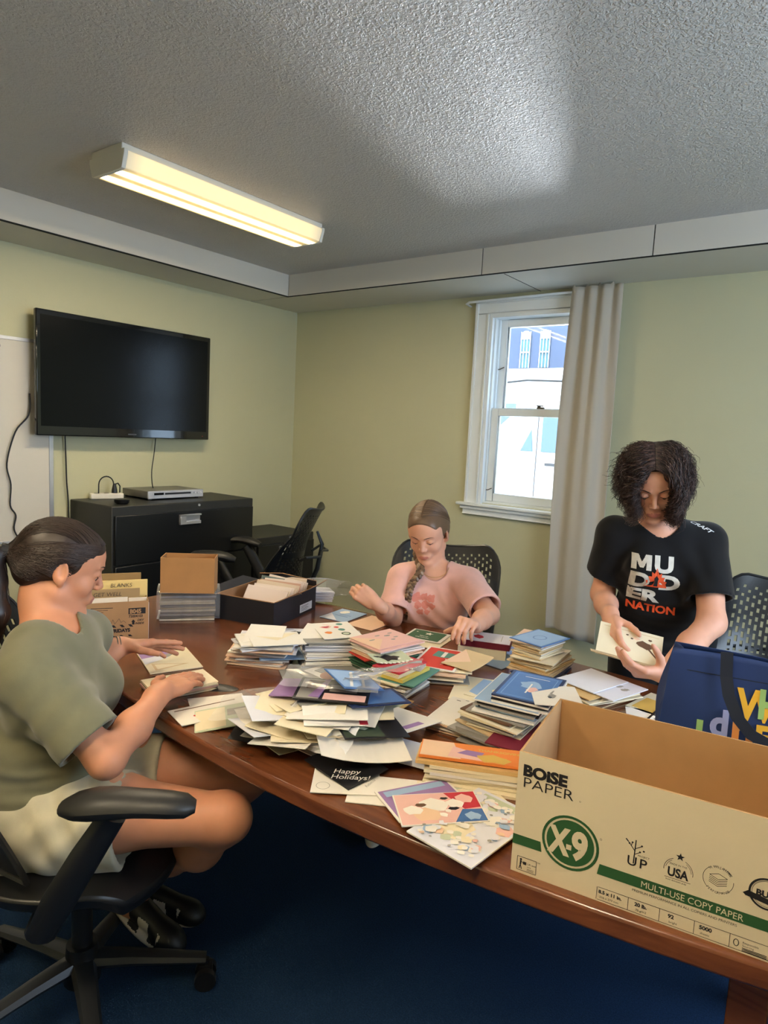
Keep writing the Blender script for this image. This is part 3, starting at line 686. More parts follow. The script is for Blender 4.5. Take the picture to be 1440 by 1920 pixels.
def hand(f, W, D, N, side, curls, thumb=(.5, .3), spread=.10, sc=1.0, thumbdir=None):
    """W wrist, D towards the knuckles, N out of the back of the hand, side +1 when thumb lies at D x N.
    curls: per finger (knuckle, middle, tip) bends in degrees, index to little"""
    D = unit(D); N = np.array(N, float); N = unit(N-D*(N@D)); s_ = np.cross(D, N)*side
    W = np.array(W, float); info = {}
    offs = (.029, .010, -.009, -.027); base = (.086, .090, .085, .076); seg = ((.043, .025, .019), (.047, .029, .020), (.043, .027, .020), (.033, .020, .017)); rr = (.0088, .0090, .0085, .0074)
    f.cone(W-D*.03, W+D*.02, .0235*sc, .022*sc, .02)
    f.ell(W+D*.05*sc-N*.004, (.045*sc, .036*sc, .0165*sc), .014, ax=[D, s_, N])
    tips = []
    for i in range(4):
        m = W+sc*(D*base[i]+s_*offs[i]); f.cone(W+sc*(D*.025+s_*offs[i]*.6), m, .0125*sc, .0112*sc, .010)
        d = turn(D, N, -side*spread*(offs[i]/.03)*-1); ax_ = np.cross(d, N); p = m; a = 0
        for j in range(3):
            a += rad(curls[i][j]); dd = turn(d, ax_, -a); q = p+dd*seg[i][j]*sc
            r0 = rr[i]*sc*(1.04, .96, .90)[j]; f.cone(p, q, r0, rr[i]*sc*(.96, .90, .78)[j], .0035 if j else .006); p = q
        tips.append(p)
    td = unit(D*.62+s_*.78-N*thumb[0]) if thumbdir is None else unit(thumbdir)
    b = W+sc*(D*.022+s_*.020-N*.006); c = b+td*.042*sc; f.cone(b, c, .0165*sc, .0115*sc, .012)
    d2 = unit(td*(1-thumb[1])+D*thumb[1]); e = c+d2*.030*sc; f.cone(c, e, .0108*sc, .0098*sc, .005)
    d3 = unit(td*(1-1.5*thumb[1])+D*1.5*thumb[1]-N*.1); g = e+d3*.024*sc; f.cone(e, g, .0098*sc, .0078*sc, .003)
    return tips, g

def headframe(c, F, down, roll=0, sc=1.0):
    F = unit(F); U = np.array([0, 0, 1.0]); R_ = unit(np.cross(F, U)); U = np.cross(R_, F)
    f2 = turn(F, R_, -rad(down)); u2 = turn(U, R_, -rad(down)); r2 = turn(R_, f2, rad(roll)); u2 = turn(u2, f2, rad(roll))
    return (np.array(c, float), r2*sc, f2*sc, u2*sc)
def head_field(f, H, jaw=1.0, ears=True):
    f.M = H
    f.ell((0, -.014, .036), (.074, .094, .080), .02)
    f.ell((0, .022, -.015), (.060*jaw, .064, .084), .03)
    f.ell((0, .045, .045), (.058, .045, .045), .03)
    for s_ in (-1, 1):
        f.cone((s_*.050*jaw, -.002, -.058), (s_*.014, .064, -.100), .019, .014, .025)
        f.ell((s_*.036, .052, -.030), (.024, .024, .022), .02)
        f.ell((s_*.031, .092, .008), (.017, .013, .012), .012, sub=True)
        f.ell((s_*.031, .0745, .006), (.0155, .0142, .0130), .005)
        f.cone((s_*.014, .088, .026), (s_*.046, .074, .026), .0070, .0055, .010)
    f.ell((0, .072, -.100), (.017, .014, .014), .016)
    f.cone((0, .082, .018), (0, .101, -.025), .0065, .0088, .010)
    for s_ in (-1, 1):
        f.ell((s_*.0110, .093, -.030), (.0070, .009, .0070), .005)
        f.ell((s_*.006, .101, -.038), (.0032, .0045, .003), .002, sub=True)
    f.ell((0, .074, -.062), (.026, .017, .018), .014)
    f.cone((-.022, .082, -.0630), (0, .0915, -.0605), .0030, .0046, .006); f.cone((.022, .082, -.0630), (0, .0915, -.0605), .0030, .0046, .006)
    f.cone((-.017, .082, -.070), (.017, .082, -.070), .0045, .0045, .006); f.ell((0, .0885, -.0705), (.013, .006, .0055), .006)
    f.cone((-.020, .0975, -.0655), (.020, .0975, -.0655), .0014, .0014, .003, sub=True)
    if ears:
        for s_ in (-1, 1):
            A = [(s_*1, -.35, 0), (s_*.35, 1, .15), (0, -.15, 1)]
            f.ell((s_*.0775, -.010, -.004), (.0065, .0185, .031), .004, ax=A)
            f.ell((s_*.0850, -.006, -.001), (.0055, .0105, .019), .003, ax=A, sub=True)
            f.ell((s_*.0730, -.002, -.030), (.006, .009, .010), .005)
    f.M = None
def L2W(H, p): return H[0]+p[0]*H[1]+p[1]*H[2]+p[2]*H[3]
def face_pick(H):
    def fn(C_):
        d = C_-H[0]; n = float(H[1]@H[1]); x, y, z = d@H[1]/n, d@H[2]/n, d@H[3]/n
        w_ = .0215; t = np.abs(x)/w_
        lips = (t < 1) & (y > .080) & (z < -.0655+.0075*(1-t**2)+.0012) & (z > -.0655-.0090*(1-t**2)-.0005)
        return np.where(lips, 1, 0)
    return fn
def face_parts(H, par, hair, iris=(60, 80, 90), lid=.35, brow=True):
    """eyes, lashes and brows as children of the body"""
    o = np.array(par.location); E_ = lambda p: tuple(L2W(H, p)-o)
    bod = [c for c in par.children if c.name.startswith('body')][0].data
    bv = BVHTree.FromPolygons([tuple(v.co) for v in bod.vertices], [tuple(p.vertices) for p in bod.polygons])
    def lay(p, off):
        h = bv.ray_cast(Vector(p)+Vector(H[2])*.05, Vector(-H[2])); return tuple(h[0]+h[1]*off) if h[0] is not None else p
    for s_ in (-1, 1):
        m = MB(); sc = float(np.linalg.norm(H[1]))
        m.sph(E_((s_*.031, .0718, .0012)), .0126*sc, 14, 0); m.sph(E_((s_*.030, .0785, -.0046)), .0064*sc, 10, 1); m.sph(E_((s_*.030, .0810, -.0062)), .0036*sc, 8, 2)
        m.build('eye', [mat('eye_white', (205, 198, 190), .25), mat('iris_%d' % iris[0], iris, .2), mat('pupil', (10, 9, 9), .1)], par, smooth=True)
        m = MB(); pts = [lay(E_((s_*(.0175+.027*t), .09, .0005-.0055*sin(t*pi)+.002*t)), .0004) for t in [i/8 for i in range(9)]]
        m.tube(pts, [.0006, .0010, .0013, .0014, .0014, .0013, .0012, .0010, .0005], 6); m.build('eyelash', hair, par, smooth=True)
        # upper eyelid skin fold
        if brow:
            m = MB(); pts = [lay(E_((s_*(.012+.036*t), .09, .0235+.0050*sin(t*pi*.8))), .0002) for t in [i/8 for i in range(9)]]
            m.tube(pts, [.0016, .0025, .0028, .0027, .0025, .0022, .0018, .0013, .0006], 6, flat=.6); m.build('eyebrow', hair, par, smooth=True)
def strands(name, paths, mats, par, r=.0011, taper=True):
    """paths: list of (n,3) arrays in world space"""
    vs = []; fs = []; mi = []; o = np.array(par.location)
    for P in paths:
        P = np.array(P); k = len(P); t = np.gradient(P, axis=0); t /= np.linalg.norm(t, axis=1, keepdims=True)+1e-9
        a = np.cross(t, [.3, .2, 1]); a /= np.linalg.norm(a, axis=1, keepdims=True)+1e-9; b = np.cross(t, a)
        rr = r*random.uniform(.7, 1.3)*(np.linspace(1, .45, k) if taper else np.ones(k)); n0 = len(vs)
        for j in range(3):
            q = 2*pi*j/3; vs.append(None)
        ring = np.stack([P+(a*cos(2*pi*j/3)+b*sin(2*pi*j/3))*rr[:, None] for j in range(3)], 1).reshape(-1, 3)
        vs = vs[:n0]; vs += (ring-o).tolist()
        fs += [(n0+i*3+j, n0+i*3+(j+1) % 3, n0+(i+1)*3+(j+1) % 3, n0+(i+1)*3+j) for i in range(k-1) for j in range(3)]
        mi += [random.randrange(len(mats))]*((k-1)*3)
    me = bpy.data.meshes.new(name); me.from_pydata(vs, [], fs)
    for m in mats: me.materials.append(m)
    me.polygons.foreach_set('material_index', mi); me.polygons.foreach_set('use_smooth', [True]*len(fs))
    ob = bpy.data.objects.new(name, me); COL.objects.link(ob); ob.parent = par; return ob
def folds(terms):
    """cloth folds: list of (direction, wavelength, amplitude, centre, reach, phase-bend)"""
    def fn(x, y, z):
        out = 0
        for d, wl, amp, c, reach, bend in terms:
            d = unit(d); u = x*d[0]+y*d[1]+z*d[2]; g = np.exp(-((x-c[0])**2+(y-c[1])**2+(z-c[2])**2)/reach**2)
            b = bend*(np.sin(11*x+3*z)+np.sin(13*y-5*z+1))
            out = out+amp*g*np.sin(u*2*pi/wl+b)
        return out.astype(np.float32)
    return fn

def drape(ob, paths, off=.0012):
    """lay paths of points on the surface of ob"""
    o = np.array(ob.parent.location); me = ob.data
    bv = BVHTree.FromPolygons([tuple(v.co) for v in me.vertices], [tuple(p.vertices) for p in me.polygons]); out = []
    for P in paths:
        Q = []; g = random.uniform(.3, 1.3)*off
        for p in P:
            h = bv.find_nearest(Vector(np.array(p)-o)); Q.append(np.array(h[0]+h[1]*g)+o if h[0] is not None else np.array(p))
        out.append(Q)
    return out
def project_writing(ob, par, name, txt, origin, X, Y, size, m, ray, off=.0016, **kw):
    """lay lettering on a curved cloth surface along ray"""
    o = np.array(par.location); me = ob.data
    bv = BVHTree.FromPolygons([tuple(v.co) for v in me.vertices], [tuple(p.vertices) for p in me.polygons])
    vs, fs = txt if isinstance(txt, tuple) else text_mesh(txt, size, cut=.008, **kw)
    X, Y, ray = unit(X), unit(Y), Vector(unit(ray)); out = []
    for x, y, _ in vs:
        p = Vector(np.array(origin)+X*x+Y*y-o)-ray*.3; h = bv.ray_cast(p, ray)
        out.append(tuple(h[0]-ray*off) if h[0] is not None else tuple(p+ray*.3))
    b = MB(); b.add(out, fs); q = b.build(name, m, par); return q
# ================================================================ the three people
def skin(name, rgb):
    m = mat(name, rgb, .5, bump=(260, .12, .0006), var=(18, .06), spec=.4)
    b = m.node_tree.nodes['Principled BSDF']; b.inputs['Subsurface Weight'].default_value = .12
    b.inputs['Subsurface Radius'].default_value = (.01, .004, .002); b.inputs['Subsurface Scale'].default_value = .5
    return m
def cloth(name, rgb, sheen=.3, bump=(900, .35, .0008), var=(30, .05)): return mat(name, rgb, .92, bump=bump, var=var, sheen=sheen, spec=.15)
def hairmats(name, cols): return [mat('%s_%d' % (name, i), c, .42, spec=.45) for i, c in enumerate(cols)]
LIP = mat('lips', (178, 112, 100), .4)

# ---------------------------------------------------------------- woman in the olive T-shirt, seated side-on
def olive_woman():
    F, Rt, U = V3(.8, .6, 0), V3(.6, -.8, 0), V3(0, 0, 1)
    Hp = V3(-1.62, .78, .545)
    L = lambda r, f_, u: Hp+Rt*r+F*f_+U*u
    t = thing('person', 'seated woman in olive T-shirt and pale shorts, dark ponytail, hands on cards', 'person', (-1.62, .78, .0))
    SK = skin('skin_olive_woman', (198, 138, 108))
    H = headframe((-1.662, .864, 1.115), (.40, .917, 0), 17, -4, 1.0)
    b = Field()
    # torso
    b.ell(L(0, 0, 0), (.175, .125, .12), .05, ax=[Rt, F, U]); b.ell(L(0, .0, .15), (.145, .11, .15), .06, ax=[Rt, F, U]); b.ell(L(0, .035, .30), (.148, .105, .15), .06, ax=[Rt, F, U])
    shr, shl = V3(-1.505, .705, .915), V3(-1.715, .955, .905)
    b.cone(L(-.06, .03, .40), shl, .06, .052, .05); b.cone(L(.06, .03, .40), shr, .06, .052, .05)
    for s_ in (-1, 1): b.ell(L(s_*.072, .115, .27), (.062, .055, .065), .04, ax=[Rt, F, U])
    b.cone(L(0, .02, .36), L2W(H, (0, -.028, -.06)), .060, .051, .03); b.cone(L2W(H, (0, -.02, -.09)), L2W(H, (0, .0, -.05)), .048, .048, .03)
    head_field(b, H, 1.0)
    # near arm (right): hand flat on the little stack of cards
    elr, wrr = V3(-1.330, .790, .740), V3(-1.450, 1.015, .800)
    b.chain([shr, elr, wrr+(elr-wrr)*.55, wrr], [.049, .036, .038, .026], .03)
    hand(b, wrr, (-.055, .16, -.006), (.1, .05, 1), -1, [(4, 6, 5), (5, 8, 6), (6, 9, 6), (8, 12, 8)], spread=.08, thumb=(.05, .55), sc=1.07)
    # far arm (left): fingers stretched forward over the envelope
    elf, wrl = V3(-1.745, .900, .735), V3(-1.765, 1.090, .832)
    b.chain([shl, elf, wrl+(elf-wrl)*.5, wrl], [.048, .040, .040, .026], .03)
    hand(b, wrl, (.055, .16, -.015), (-.50, .35, .9), 1, [(2, 3, 2), (8, 6, 4), (14, 8, 6), (20, 12, 8)], spread=.05, thumb=(.6, .35))
    # legs
    for s_, kn, an, toe in ((1, V3(-1.190, 1.020, .555), V3(-1.535, 1.065, .24), None), (-1, V3(-1.30, 1.20, .565), V3(-1.60, 1.10, .20), None)):
        hp = L(s_*.09, 0, -.01); mid = hp+(kn-hp)*.45+U*.02
        b.chain([hp, mid, kn+(hp-kn)*.08], [.098, .084, .060], .04); b.cone(kn, kn+(an-kn)*.05, .058, .054, .02)
        cf = kn+(an-kn)*.35-V3(.0, .0, .02); b.chain([kn, cf, kn+(an-kn)*.75, an], [.053, .056, .040, .033], .03)
    # feet inside the shoes
    SH = [(V3(-1.535, 1.065, .24), V3(-1.600, 1.015, .145), V3(-1.455, 1.055, .075)), (V3(-1.60, 1.10, .20), V3(-1.655, 1.075, .115), V3(-1.52, 1.17, .055))]
    for an, he, to in SH: b.chain([an, he+V3(.01, 0, .0), to], [.033, .032, .024], .03)
    body = solid('body', b, ((-1.85, .48, .02), (-1.0, 1.38, 1.30), .0065), [SK, LIP], t,
                 fine=[((-1.79, .73, .965), (-1.52, 1.02, 1.245), .0031), ((-1.62, .975, .735), (-1.37, 1.25, .85), .0024), ((-1.83, 1.06, .745), (-1.64, 1.31, .885), .0024)], pick=face_pick(H))
    HM = hairmats('dark_brown_hair', [(46, 33, 28), (34, 25, 22), (58, 42, 35)])
    face_parts(H, t, HM[1], (70, 60, 45))
    # T-shirt
    g = Field(); e = .012
    g.ell(L(0, 0, .04), (.185, .142, .10), .05, ax=[Rt, F, U]); g.ell(L(0, .0, .15), (.165, .132, .15), .06, ax=[Rt, F, U]); g.ell(L(0, .035, .30), (.160, .118, .155), .06, ax=[Rt, F, U])
    g.cone(L(-.06, .03, .405), shl, .068, .064, .05); g.cone(L(.06, .03, .405), shr, .068, .064, .05)
    for s_ in (-1, 1): g.ell(L(s_*.072, .118, .27), (.070, .062, .072), .045, ax=[Rt, F, U])
    g.ell(L(0, .105, .08), (.12, .06, .07), .06, ax=[Rt, F, U])
    sr_end = shr+(elr-shr)*.78; g.tubeend(shr, sr_end, .066, .076, .04)
    ar = elf; sl_end = shl+(ar-shl)*.62; g.tubeend(shl, sl_end, .060, .066, .04)
    for a_, b_, r_ in ((shr, sr_end, .064), (shl, sl_end, .055)):
        d = unit(b_-a_); g.cone(b_-d*.06, b_+d*.05, r_-.012, r_+.006, .003, sub=True)
    g.cone(L(0, .035, .42), L2W(H, (0, -.02, -.08)), .066, .062, .006, sub=True)
    g.half(L(0, 0, .015), -U+F*.12, .004)
    g.warp = folds([((.1, .1, 1), .05, .0060, L(.03, .02, .08), .13, 1.4), ((.15, -.1, 1), .030, .0034, L(.10, .06, .07), .09, 2.2), ((.3, .1, 1), .034, .0030, L(.02, .13, .10), .08, 2.4), ((.6, -.2, .8), .075, .0042, L(.13, .05, .22), .12, .8), ((.9, .5, .3), .09, .004, L(.1, -.05, .3), .14, .8), (sr_end-shr, .06, .003, shr+(elr-shr)*.4, .1, .6), ((1, .4, .5), .06, .0032, L(0, .12, .2), .12, .9)])
    solid('t_shirt', g, ((-1.88, .50, .50), (-1.25, 1.15, 1.08), .0048), cloth('olive_tshirt_cotton', (112, 110, 88)), t)
    # shorts
    g = Field(); g.ell(L(0, 0, .0), (.188, .140, .125), .04, ax=[Rt, F, U]); g.ell(L(0, -.02, -.03), (.19, .13, .09), .04, ax=[Rt, F, U])
    for s_, kn in ((1, V3(-1.190, 1.020, .555)), (-1, V3(-1.30, 1.20, .565))):
        hp = L(s_*.09, 0, -.01); en = hp+(kn-hp)*(.52 if s_ > 0 else .55); g.tubeend(hp, en, .114, .112, .03)
        dd = unit(kn-hp); g.cone(en-dd*.012, en+dd*.05, .094, .104, .003, sub=True)
    g.half(L(0, 0, .12), U, .004)
    g.warp = folds([((.5, .6, .6), .07, .005, L(.12, .12, .03), .15, 1.0), ((.8, -.2, -.5), .06, .004, L(.15, .1, -.02), .12, 1.2)])
    solid('shorts', g, ((-1.90, .48, .38), (-1.15, 1.30, .72), .005), cloth('stone_shorts_cotton', (186, 180, 158)), t)
    # socks and sneakers
    for (an, he, to), ri in zip(SH, (1, 0)):
        g = Field(); g.cone(an, he, .038, .040, .02); dn = unit(an-he); g.half(an+dn*.012, dn, .002)
        solid('sock', g, (tuple(np.minimum(an, he)-.07), tuple(np.maximum(an, he)+.07), .004), cloth('white_sock', (190, 185, 178)), t)
        g = Field(); ax = unit(to-he); up = unit(np.cross(np.cross(ax, [0, 0, 1]), ax)); sd = np.cross(ax, up)
        g.ell(he-up*.004, (.045, .036, .040), .02, ax=[ax, sd, up]); g.cone(he+ax*.02+up*.008, to+up*.004, .036, .028, .02); g.ell(to-up*.001, (.052, .041, .030), .02, ax=[ax, sd, up])
        g.ell((he+to)/2-up*.026, (.125, .043, .016), .006, ax=[ax, sd, up]); g.half(he-up*.040, -up, .003)
        g.cone(an-V3(0, 0, .01), an+(he-an)*.45, .030, .030, .004, sub=True)
        def pk(C_, he=he, to=to, ax=ax, up=up, sd=sd):
            q = C_-he; u = q@up; a = q@ax; s2 = q@sd; out = np.zeros(len(C_), int)
            st_ = (np.sin(a*85+u*40) > .0) & (u < .02) & (a > .01) & (a < .15)
            out[st_] = 1; out[u < -.020] = 1; out[(a > .155) & (u > -.02)] = 0
            return out
        solid('shoe', g, (tuple(np.minimum(he, to)-.09), tuple(np.maximum(he, to)+.10), .0035), [mat('black_shoe_leather', (20, 20, 22), .45), mat('white_shoe_leather', (214, 204, 190), .5)], t, pick=pk)
    # hair: smooth cap drawn back to a tied ponytail
    g = Field(); g.M = H
    g.ell((0, -.018, .040), (.0805, .101, .086), .01); g.ell((0, .045, .060), (.060, .043, .040), .02); g.ell((0, -.07, -.01), (.060, .045, .055), .03)
    for s_ in (-1, 1): g.ell((s_*.056, -.020, .018), (.024, .045, .040), .02)
    g.cone((0, -.10, .005), (0, -.128, .010), .028, .017, .02)
    # cut the face, the ears and the nape free
    g.ell((0, .118, -.008), (.085, .070, .082), .012, sub=True); g.ell((0, .055, -.085), (.11, .098, .082), .01, sub=True)
    for s_ in (-1, 1): g.ell((s_*.088, .000, -.012), (.024, .030, .036), .006, sub=True)
    g.M = None
    cap = solid('hair', g, (tuple(H[0]-.17), tuple(H[0]+.17), .0032), HM[0], t)
    tie = L2W(H, (0, -.134, .010)); paths = []
    for i in range(650):
        a = random.uniform(-1, 1)*2.5; st_ = np.array([sin(a)*.079, .010+cos(a)*.078, .052+.034*cos(a)])
        if abs(a) > 1.25: st_ = np.array([np.sign(a)*.070, .02-.05*(abs(a)-1.25), -.005-.045*(abs(a)-1.25)])
        en = np.array([random.gauss(0, .008), -.125, .010+random.gauss(0, .008)]); P = []
        for k_ in range(11):
            q = k_/10; p = st_*(1-q)+en*q+np.array([0, 0, .10*sin(pi*q)*max(0, cos(a))]); c = np.array([0, -.018, .035]); d_ = p-c; R_ = np.array([.0825, .104, .089])
            n_ = np.sqrt((d_**2/R_**2).sum()); f_ = (1-q**6)
            p = c+d_/n_*f_*random.uniform(.998, 1.006)+d_*(1-f_) if n_ > 1e-6 else p
            P.append(L2W(H, p))
        paths.append(P)
    for i in range(420):
        s_ = random.choice((-1, 1)); q0 = random.random(); st_ = np.array([s_*.074, .052-.075*q0, .045-.085*q0]); en = np.array([random.gauss(0, .006), -.120, .006+random.gauss(0, .006)])
        paths.append([L2W(H, st_*(1-k_/10)+en*(k_/10)+np.array([s_*.03*sin(k_/10*pi), 0, 0])) for k_ in range(11)])
    for i in range(420):
        s_ = random.choice((-1, 1)); q0 = random.random(); st_ = np.array([s_*(.050+.022*q0), .080-.03*q0, .088-.055*q0]); en = np.array([random.gauss(0, .006), -.120, .010+random.gauss(0, .006)])
        paths.append([L2W(H, st_*(1-k_/10)+en*(k_/10)+np.array([s_*.035*sin(k_/10*pi), 0, .012*sin(k_/10*pi)])) for k_ in range(11)])
    strands('hair_strands', drape(cap, paths), HM, t, .0009)
    MB().tube([tuple(tie-np.array(t.location)-H[2]*-.008), tuple(tie-np.array(t.location)-H[2]*.012)], [.019, .019], 14).build('hair_tie', mat('black_hair_tie', (20, 18, 20), .7), t, smooth=True)
    paths = []; g = Field()
    pts = [tie, tie-H[2]*.030-V3(0, 0, .02), tie-H[2]*.030-V3(.0, .0, .08)+Rt*.01, tie-H[2]*.012-V3(.0, .0, .15)+Rt*.03, tie-H[2]*.0-V3(0, 0, .21)+Rt*.04-F*.02, tie-V3(0, 0, .27)+Rt*.045-F*.045]
    g.chain([V3(p) for p in pts], [.014, .026, .034, .032, .022, .006], .02)
    solid('ponytail', g, (tuple(np.min(pts, 0)-.06), tuple(np.max(pts, 0)+.06), .004), HM[1], t)
    for i in range(320):
        a = random.uniform(0, 2*pi); rr_ = random.uniform(.8, 1.15); P = []; w_ = random.uniform(.002, .006); ph = random.uniform(0, 6)
        for k_ in range(16):
            q = k_/15*5; j = min(int(q), 4); s2 = q-j; p = np.array(pts[j])*(1-s2)+np.array(pts[j+1])*s2
            r_ = np.interp(q, range(6), [.014, .027, .036, .035, .027, .014])*rr_
            P.append(p+Rt*cos(a)*r_+F*sin(a)*r_*.8+V3(1, .5, 0)*w_*sin(ph+k_*.9))
        paths.append(P)
    strands('ponytail_strands', paths, HM, t, .0011)
    # bracelet on the far wrist
    c = wrl-unit(V3(.055, .16, 0))*.004; dd = unit(V3(.055, .16, -.015)); u1 = unit(np.cross(dd, [0, 0, 1])); u2 = np.cross(dd, u1)
    for k_ in (0, .008): MB().tube([tuple(c-dd*k_+(u1*cos(a)+u2*sin(a))*.0290-np.array(t.location)) for a in [2*pi*i/24 for i in range(25)]], .0019, 6, cap=False).build('bracelet', mat('grey_cord', (96, 90, 84), .6), t, smooth=True)
    return t
olive_woman()

# ---------------------------------------------------------------- woman in the pink T-shirt, seated across the table
def pink_woman():
    F, Rt, U = V3(.42, -.907, 0), V3(-.907, -.42, 0), V3(0, 0, 1)
    Hp = V3(-1.53, 2.45, .52)
    L = lambda r, f_, u: Hp+Rt*r+F*f_+U*u
    t = thing('person', 'seated woman in pale pink T-shirt with fair hair in a braid over one shoulder', 'person', (-1.53, 2.45, 0))
    SK = skin('skin_pink_woman', (214, 160, 134))
    H = headframe((-1.472, 2.278, 1.105), (.30, -.95, 0), 22, 3, .98)
    ne = V3(-1.445, 2.31, .955); shr, shl = V3(-1.555, 2.235, .905), V3(-1.308, 2.345, .915)
    elr, wrr = V3(-1.525, 2.135, .765), V3(-1.478, 1.965, .862)
    ell_, wrl = V3(-1.150, 2.235, .838), V3(-1.112, 2.055, .842)
    b = Field()
    b.ell(L(0, 0, 0), (.165, .12, .11), .05, ax=[Rt, F, U]); b.ell(V3(-1.49, 2.38, .66), (.13, .10, .13), .06, ax=[Rt, F, U]); b.ell(V3(-1.455, 2.325, .80), (.135, .095, .15), .06, ax=[Rt, F, U])
    b.cone(ne+Rt*.05-U*.02, shr, .052, .045, .045); b.cone(ne-Rt*.05-U*.02, shl, .052, .045, .045)
    for s_ in (-1, 1): b.ell(V3(-1.43, 2.26, .80)+Rt*s_*.062, (.052, .045, .055), .04, ax=[Rt, F, U])
    b.cone(ne-U*.04, L2W(H, (0, -.028, -.055)), .052, .045, .03); b.cone(L2W(H, (0, -.02, -.09)), L2W(H, (0, 0, -.05)), .044, .046, .03)
    head_field(b, H, .95)
    b.chain([shr, elr, (elr+wrr)/2, wrr], [.042, .034, .033, .022], .025)
    hand(b, wrr, (-.62, -.42, .50), (.1, -.75, .35), -1, [(55, 60, 35), (58, 60, 35), (60, 60, 35), (65, 60, 35)], spread=.03, thumbdir=(-.75, -.15, .45), sc=.92)
    b.chain([shl, ell_, (ell_+wrl)/2, wrl], [.042, .036, .033, .022], .025)
    hand(b, wrl, (.16, -.80, .34), (.1, .35, .93), 1, [(52, 34, 18), (62, 46, 24), (66, 50, 26), (70, 52, 26)], spread=.12, thumb=(.85, .25), sc=.95)
    for s_ in (-1, 1):
        hp = L(s_*.085, 0, -.01); kn = L(s_*.10, .42, .03); an = L(s_*.09, .46, -.40)
        b.chain([hp, (hp+kn)/2, kn, an], [.09, .075, .052, .034], .03); b.cone(an-U*.05, an-U*.07+F*.10, .032, .026, .03)
    solid('body', b, ((-1.80, 1.85, .02), (-.98, 2.62, 1.28), .0065), [SK, LIP], t,
          fine=[((-1.60, 2.14, .975), (-1.345, 2.41, 1.24), .0032), ((-1.66, 1.84, .82), (-1.44, 2.01, .985), .0025), ((-1.20, 1.85, .74), (-1.03, 2.09, .93), .0025)], pick=face_pick(H))
    HM = hairmats('fair_brown_hair', [(104, 80, 60), (82, 60, 44), (140, 112, 84)])
    face_parts(H, t, hairmats('brown_lash', [(88, 66, 54)])[0], (90, 105, 110))
    g = Field()
    g.ell(L(0, 0, .02), (.178, .135, .11), .05, ax=[Rt, F, U]); g.ell(V3(-1.49, 2.38, .66), (.152, .122, .14), .06, ax=[Rt, F, U]); g.ell(V3(-1.455, 2.325, .80), (.146, .107, .155), .06, ax=[Rt, F, U])
    g.cone(ne+Rt*.05-U*.02, shr, .060, .056, .045); g.cone(ne-Rt*.05-U*.02, shl, .060, .056, .045)
    for s_ in (-1, 1): g.ell(V3(-1.43, 2.26, .80)+Rt*s_*.062, (.062, .055, .064), .045, ax=[Rt, F, U])
    for a_, e_, q, r_ in ((shr, elr, .80, .066), (shl, ell_, .82, .064)):
        b_ = a_+(e_-a_)*q; d = unit(b_-a_); g.tubeend(a_, b_, .060, r_+.003, .035); g.cone(b_-d*.05, b_+d*.05, r_-.012, r_-.003, .003, sub=True)
    g.cone(ne+U*.005, L2W(H, (0, -.02, -.06)), .062, .066, .006, sub=True); g.ell(ne+F*.055+U*.004, (.048, .045, .036), .008, sub=True, ax=[Rt, F, U])
    g.warp = folds([((.5, .2, .9), .055, .0058, V3(-1.40, 2.23, .74), .11, 1.6), ((.9, .1, .6), .06, .004, V3(-1.33, 2.27, .84), .08, .8), ((-.8, .3, .6), .055, .004, V3(-1.53, 2.2, .82), .08, .8), ((.3, .2, 1), .05, .004, V3(-1.47, 2.3, .66), .11, 1.2)])
    sh = solid('t_shirt', g, ((-1.80, 2.02, .46), (-1.10, 2.62, 1.05), .0045), cloth('pale_pink_tshirt_cotton', (220, 172, 162)), t)
    MC = mat('coral_print', (214, 132, 116), .9); c = V3(-1.425, 2.2, .835)
    def blob(x, y, r, sx=1.0, n=12):
        ph = random.uniform(0, 6); return [(x+sx*r*cos(2*pi*i/n)*(1+.25*sin(3*2*pi*i/n+ph)), y+r*sin(2*pi*i/n)*(1+.25*sin(4*2*pi*i/n+ph)), 0) for i in range(n)]
    for x, y, r in ((-.03, .02, .017), (.0, .022, .014), (.028, .018, .015), (-.022, -.010, .014), (.008, -.008, .016), (.034, -.012, .012), (-.010, -.036, .012), (.016, -.036, .010)):
        vs = blob(x, y, r, 1.1); project_writing(sh, t, 'shirt_print', (vs+[(x, y, 0)], [(i, (i+1) % 12, 12) for i in range(12)]), c, -Rt, U, 1, MC, -F)
    g = Field()
    g.ell(L(0, 0, 0), (.172, .13, .115), .04, ax=[Rt, F, U])
    for s_ in (-1, 1):
        hp = L(s_*.085, 0, -.01); kn = L(s_*.10, .42, .03); an = L(s_*.09, .46, -.38); g.cone(hp, kn, .100, .066, .03); g.tubeend(kn, an, .066, .05, .02)
    g.half(L(0, 0, .06), U, .004)
    solid('trousers', g, ((-1.80, 1.85, .05), (-1.15, 2.62, .66), .006), cloth('dark_denim', (44, 50, 66)), t)
    for s_ in (-1, 1):
        an = L(s_*.09, .46, -.46); to = an+F*.17-U*.012; g = Field()
        g.ell(an, (.040, .046, .040), .02, ax=[Rt, F, U]); g.cone(an, to, .038, .030, .02); g.ell((an+to)/2-U*.022, (.042, .13, .014), .006, ax=[Rt, F, U]); g.half(an-U*.038, -U, .003)
        solid('shoe', g, (tuple(np.minimum(an, to)-.08), tuple(np.maximum(an, to)+.08), .004), mat('white_shoe_leather', (214, 204, 190), .5), t)
    # hair: parted in the middle, smooth to the nape
    g = Field(); g.M = H
    g.ell((0, -.018, .040), (.0800, .101, .087), .01); g.ell((0, .045, .052), (.0615, .0490, .052), .012); g.ell((0, -.07, -.02), (.062, .048, .060), .03)
    for s_ in (-1, 1): g.ell((s_*.060, -.028, .012), (.020, .036, .044), .02)
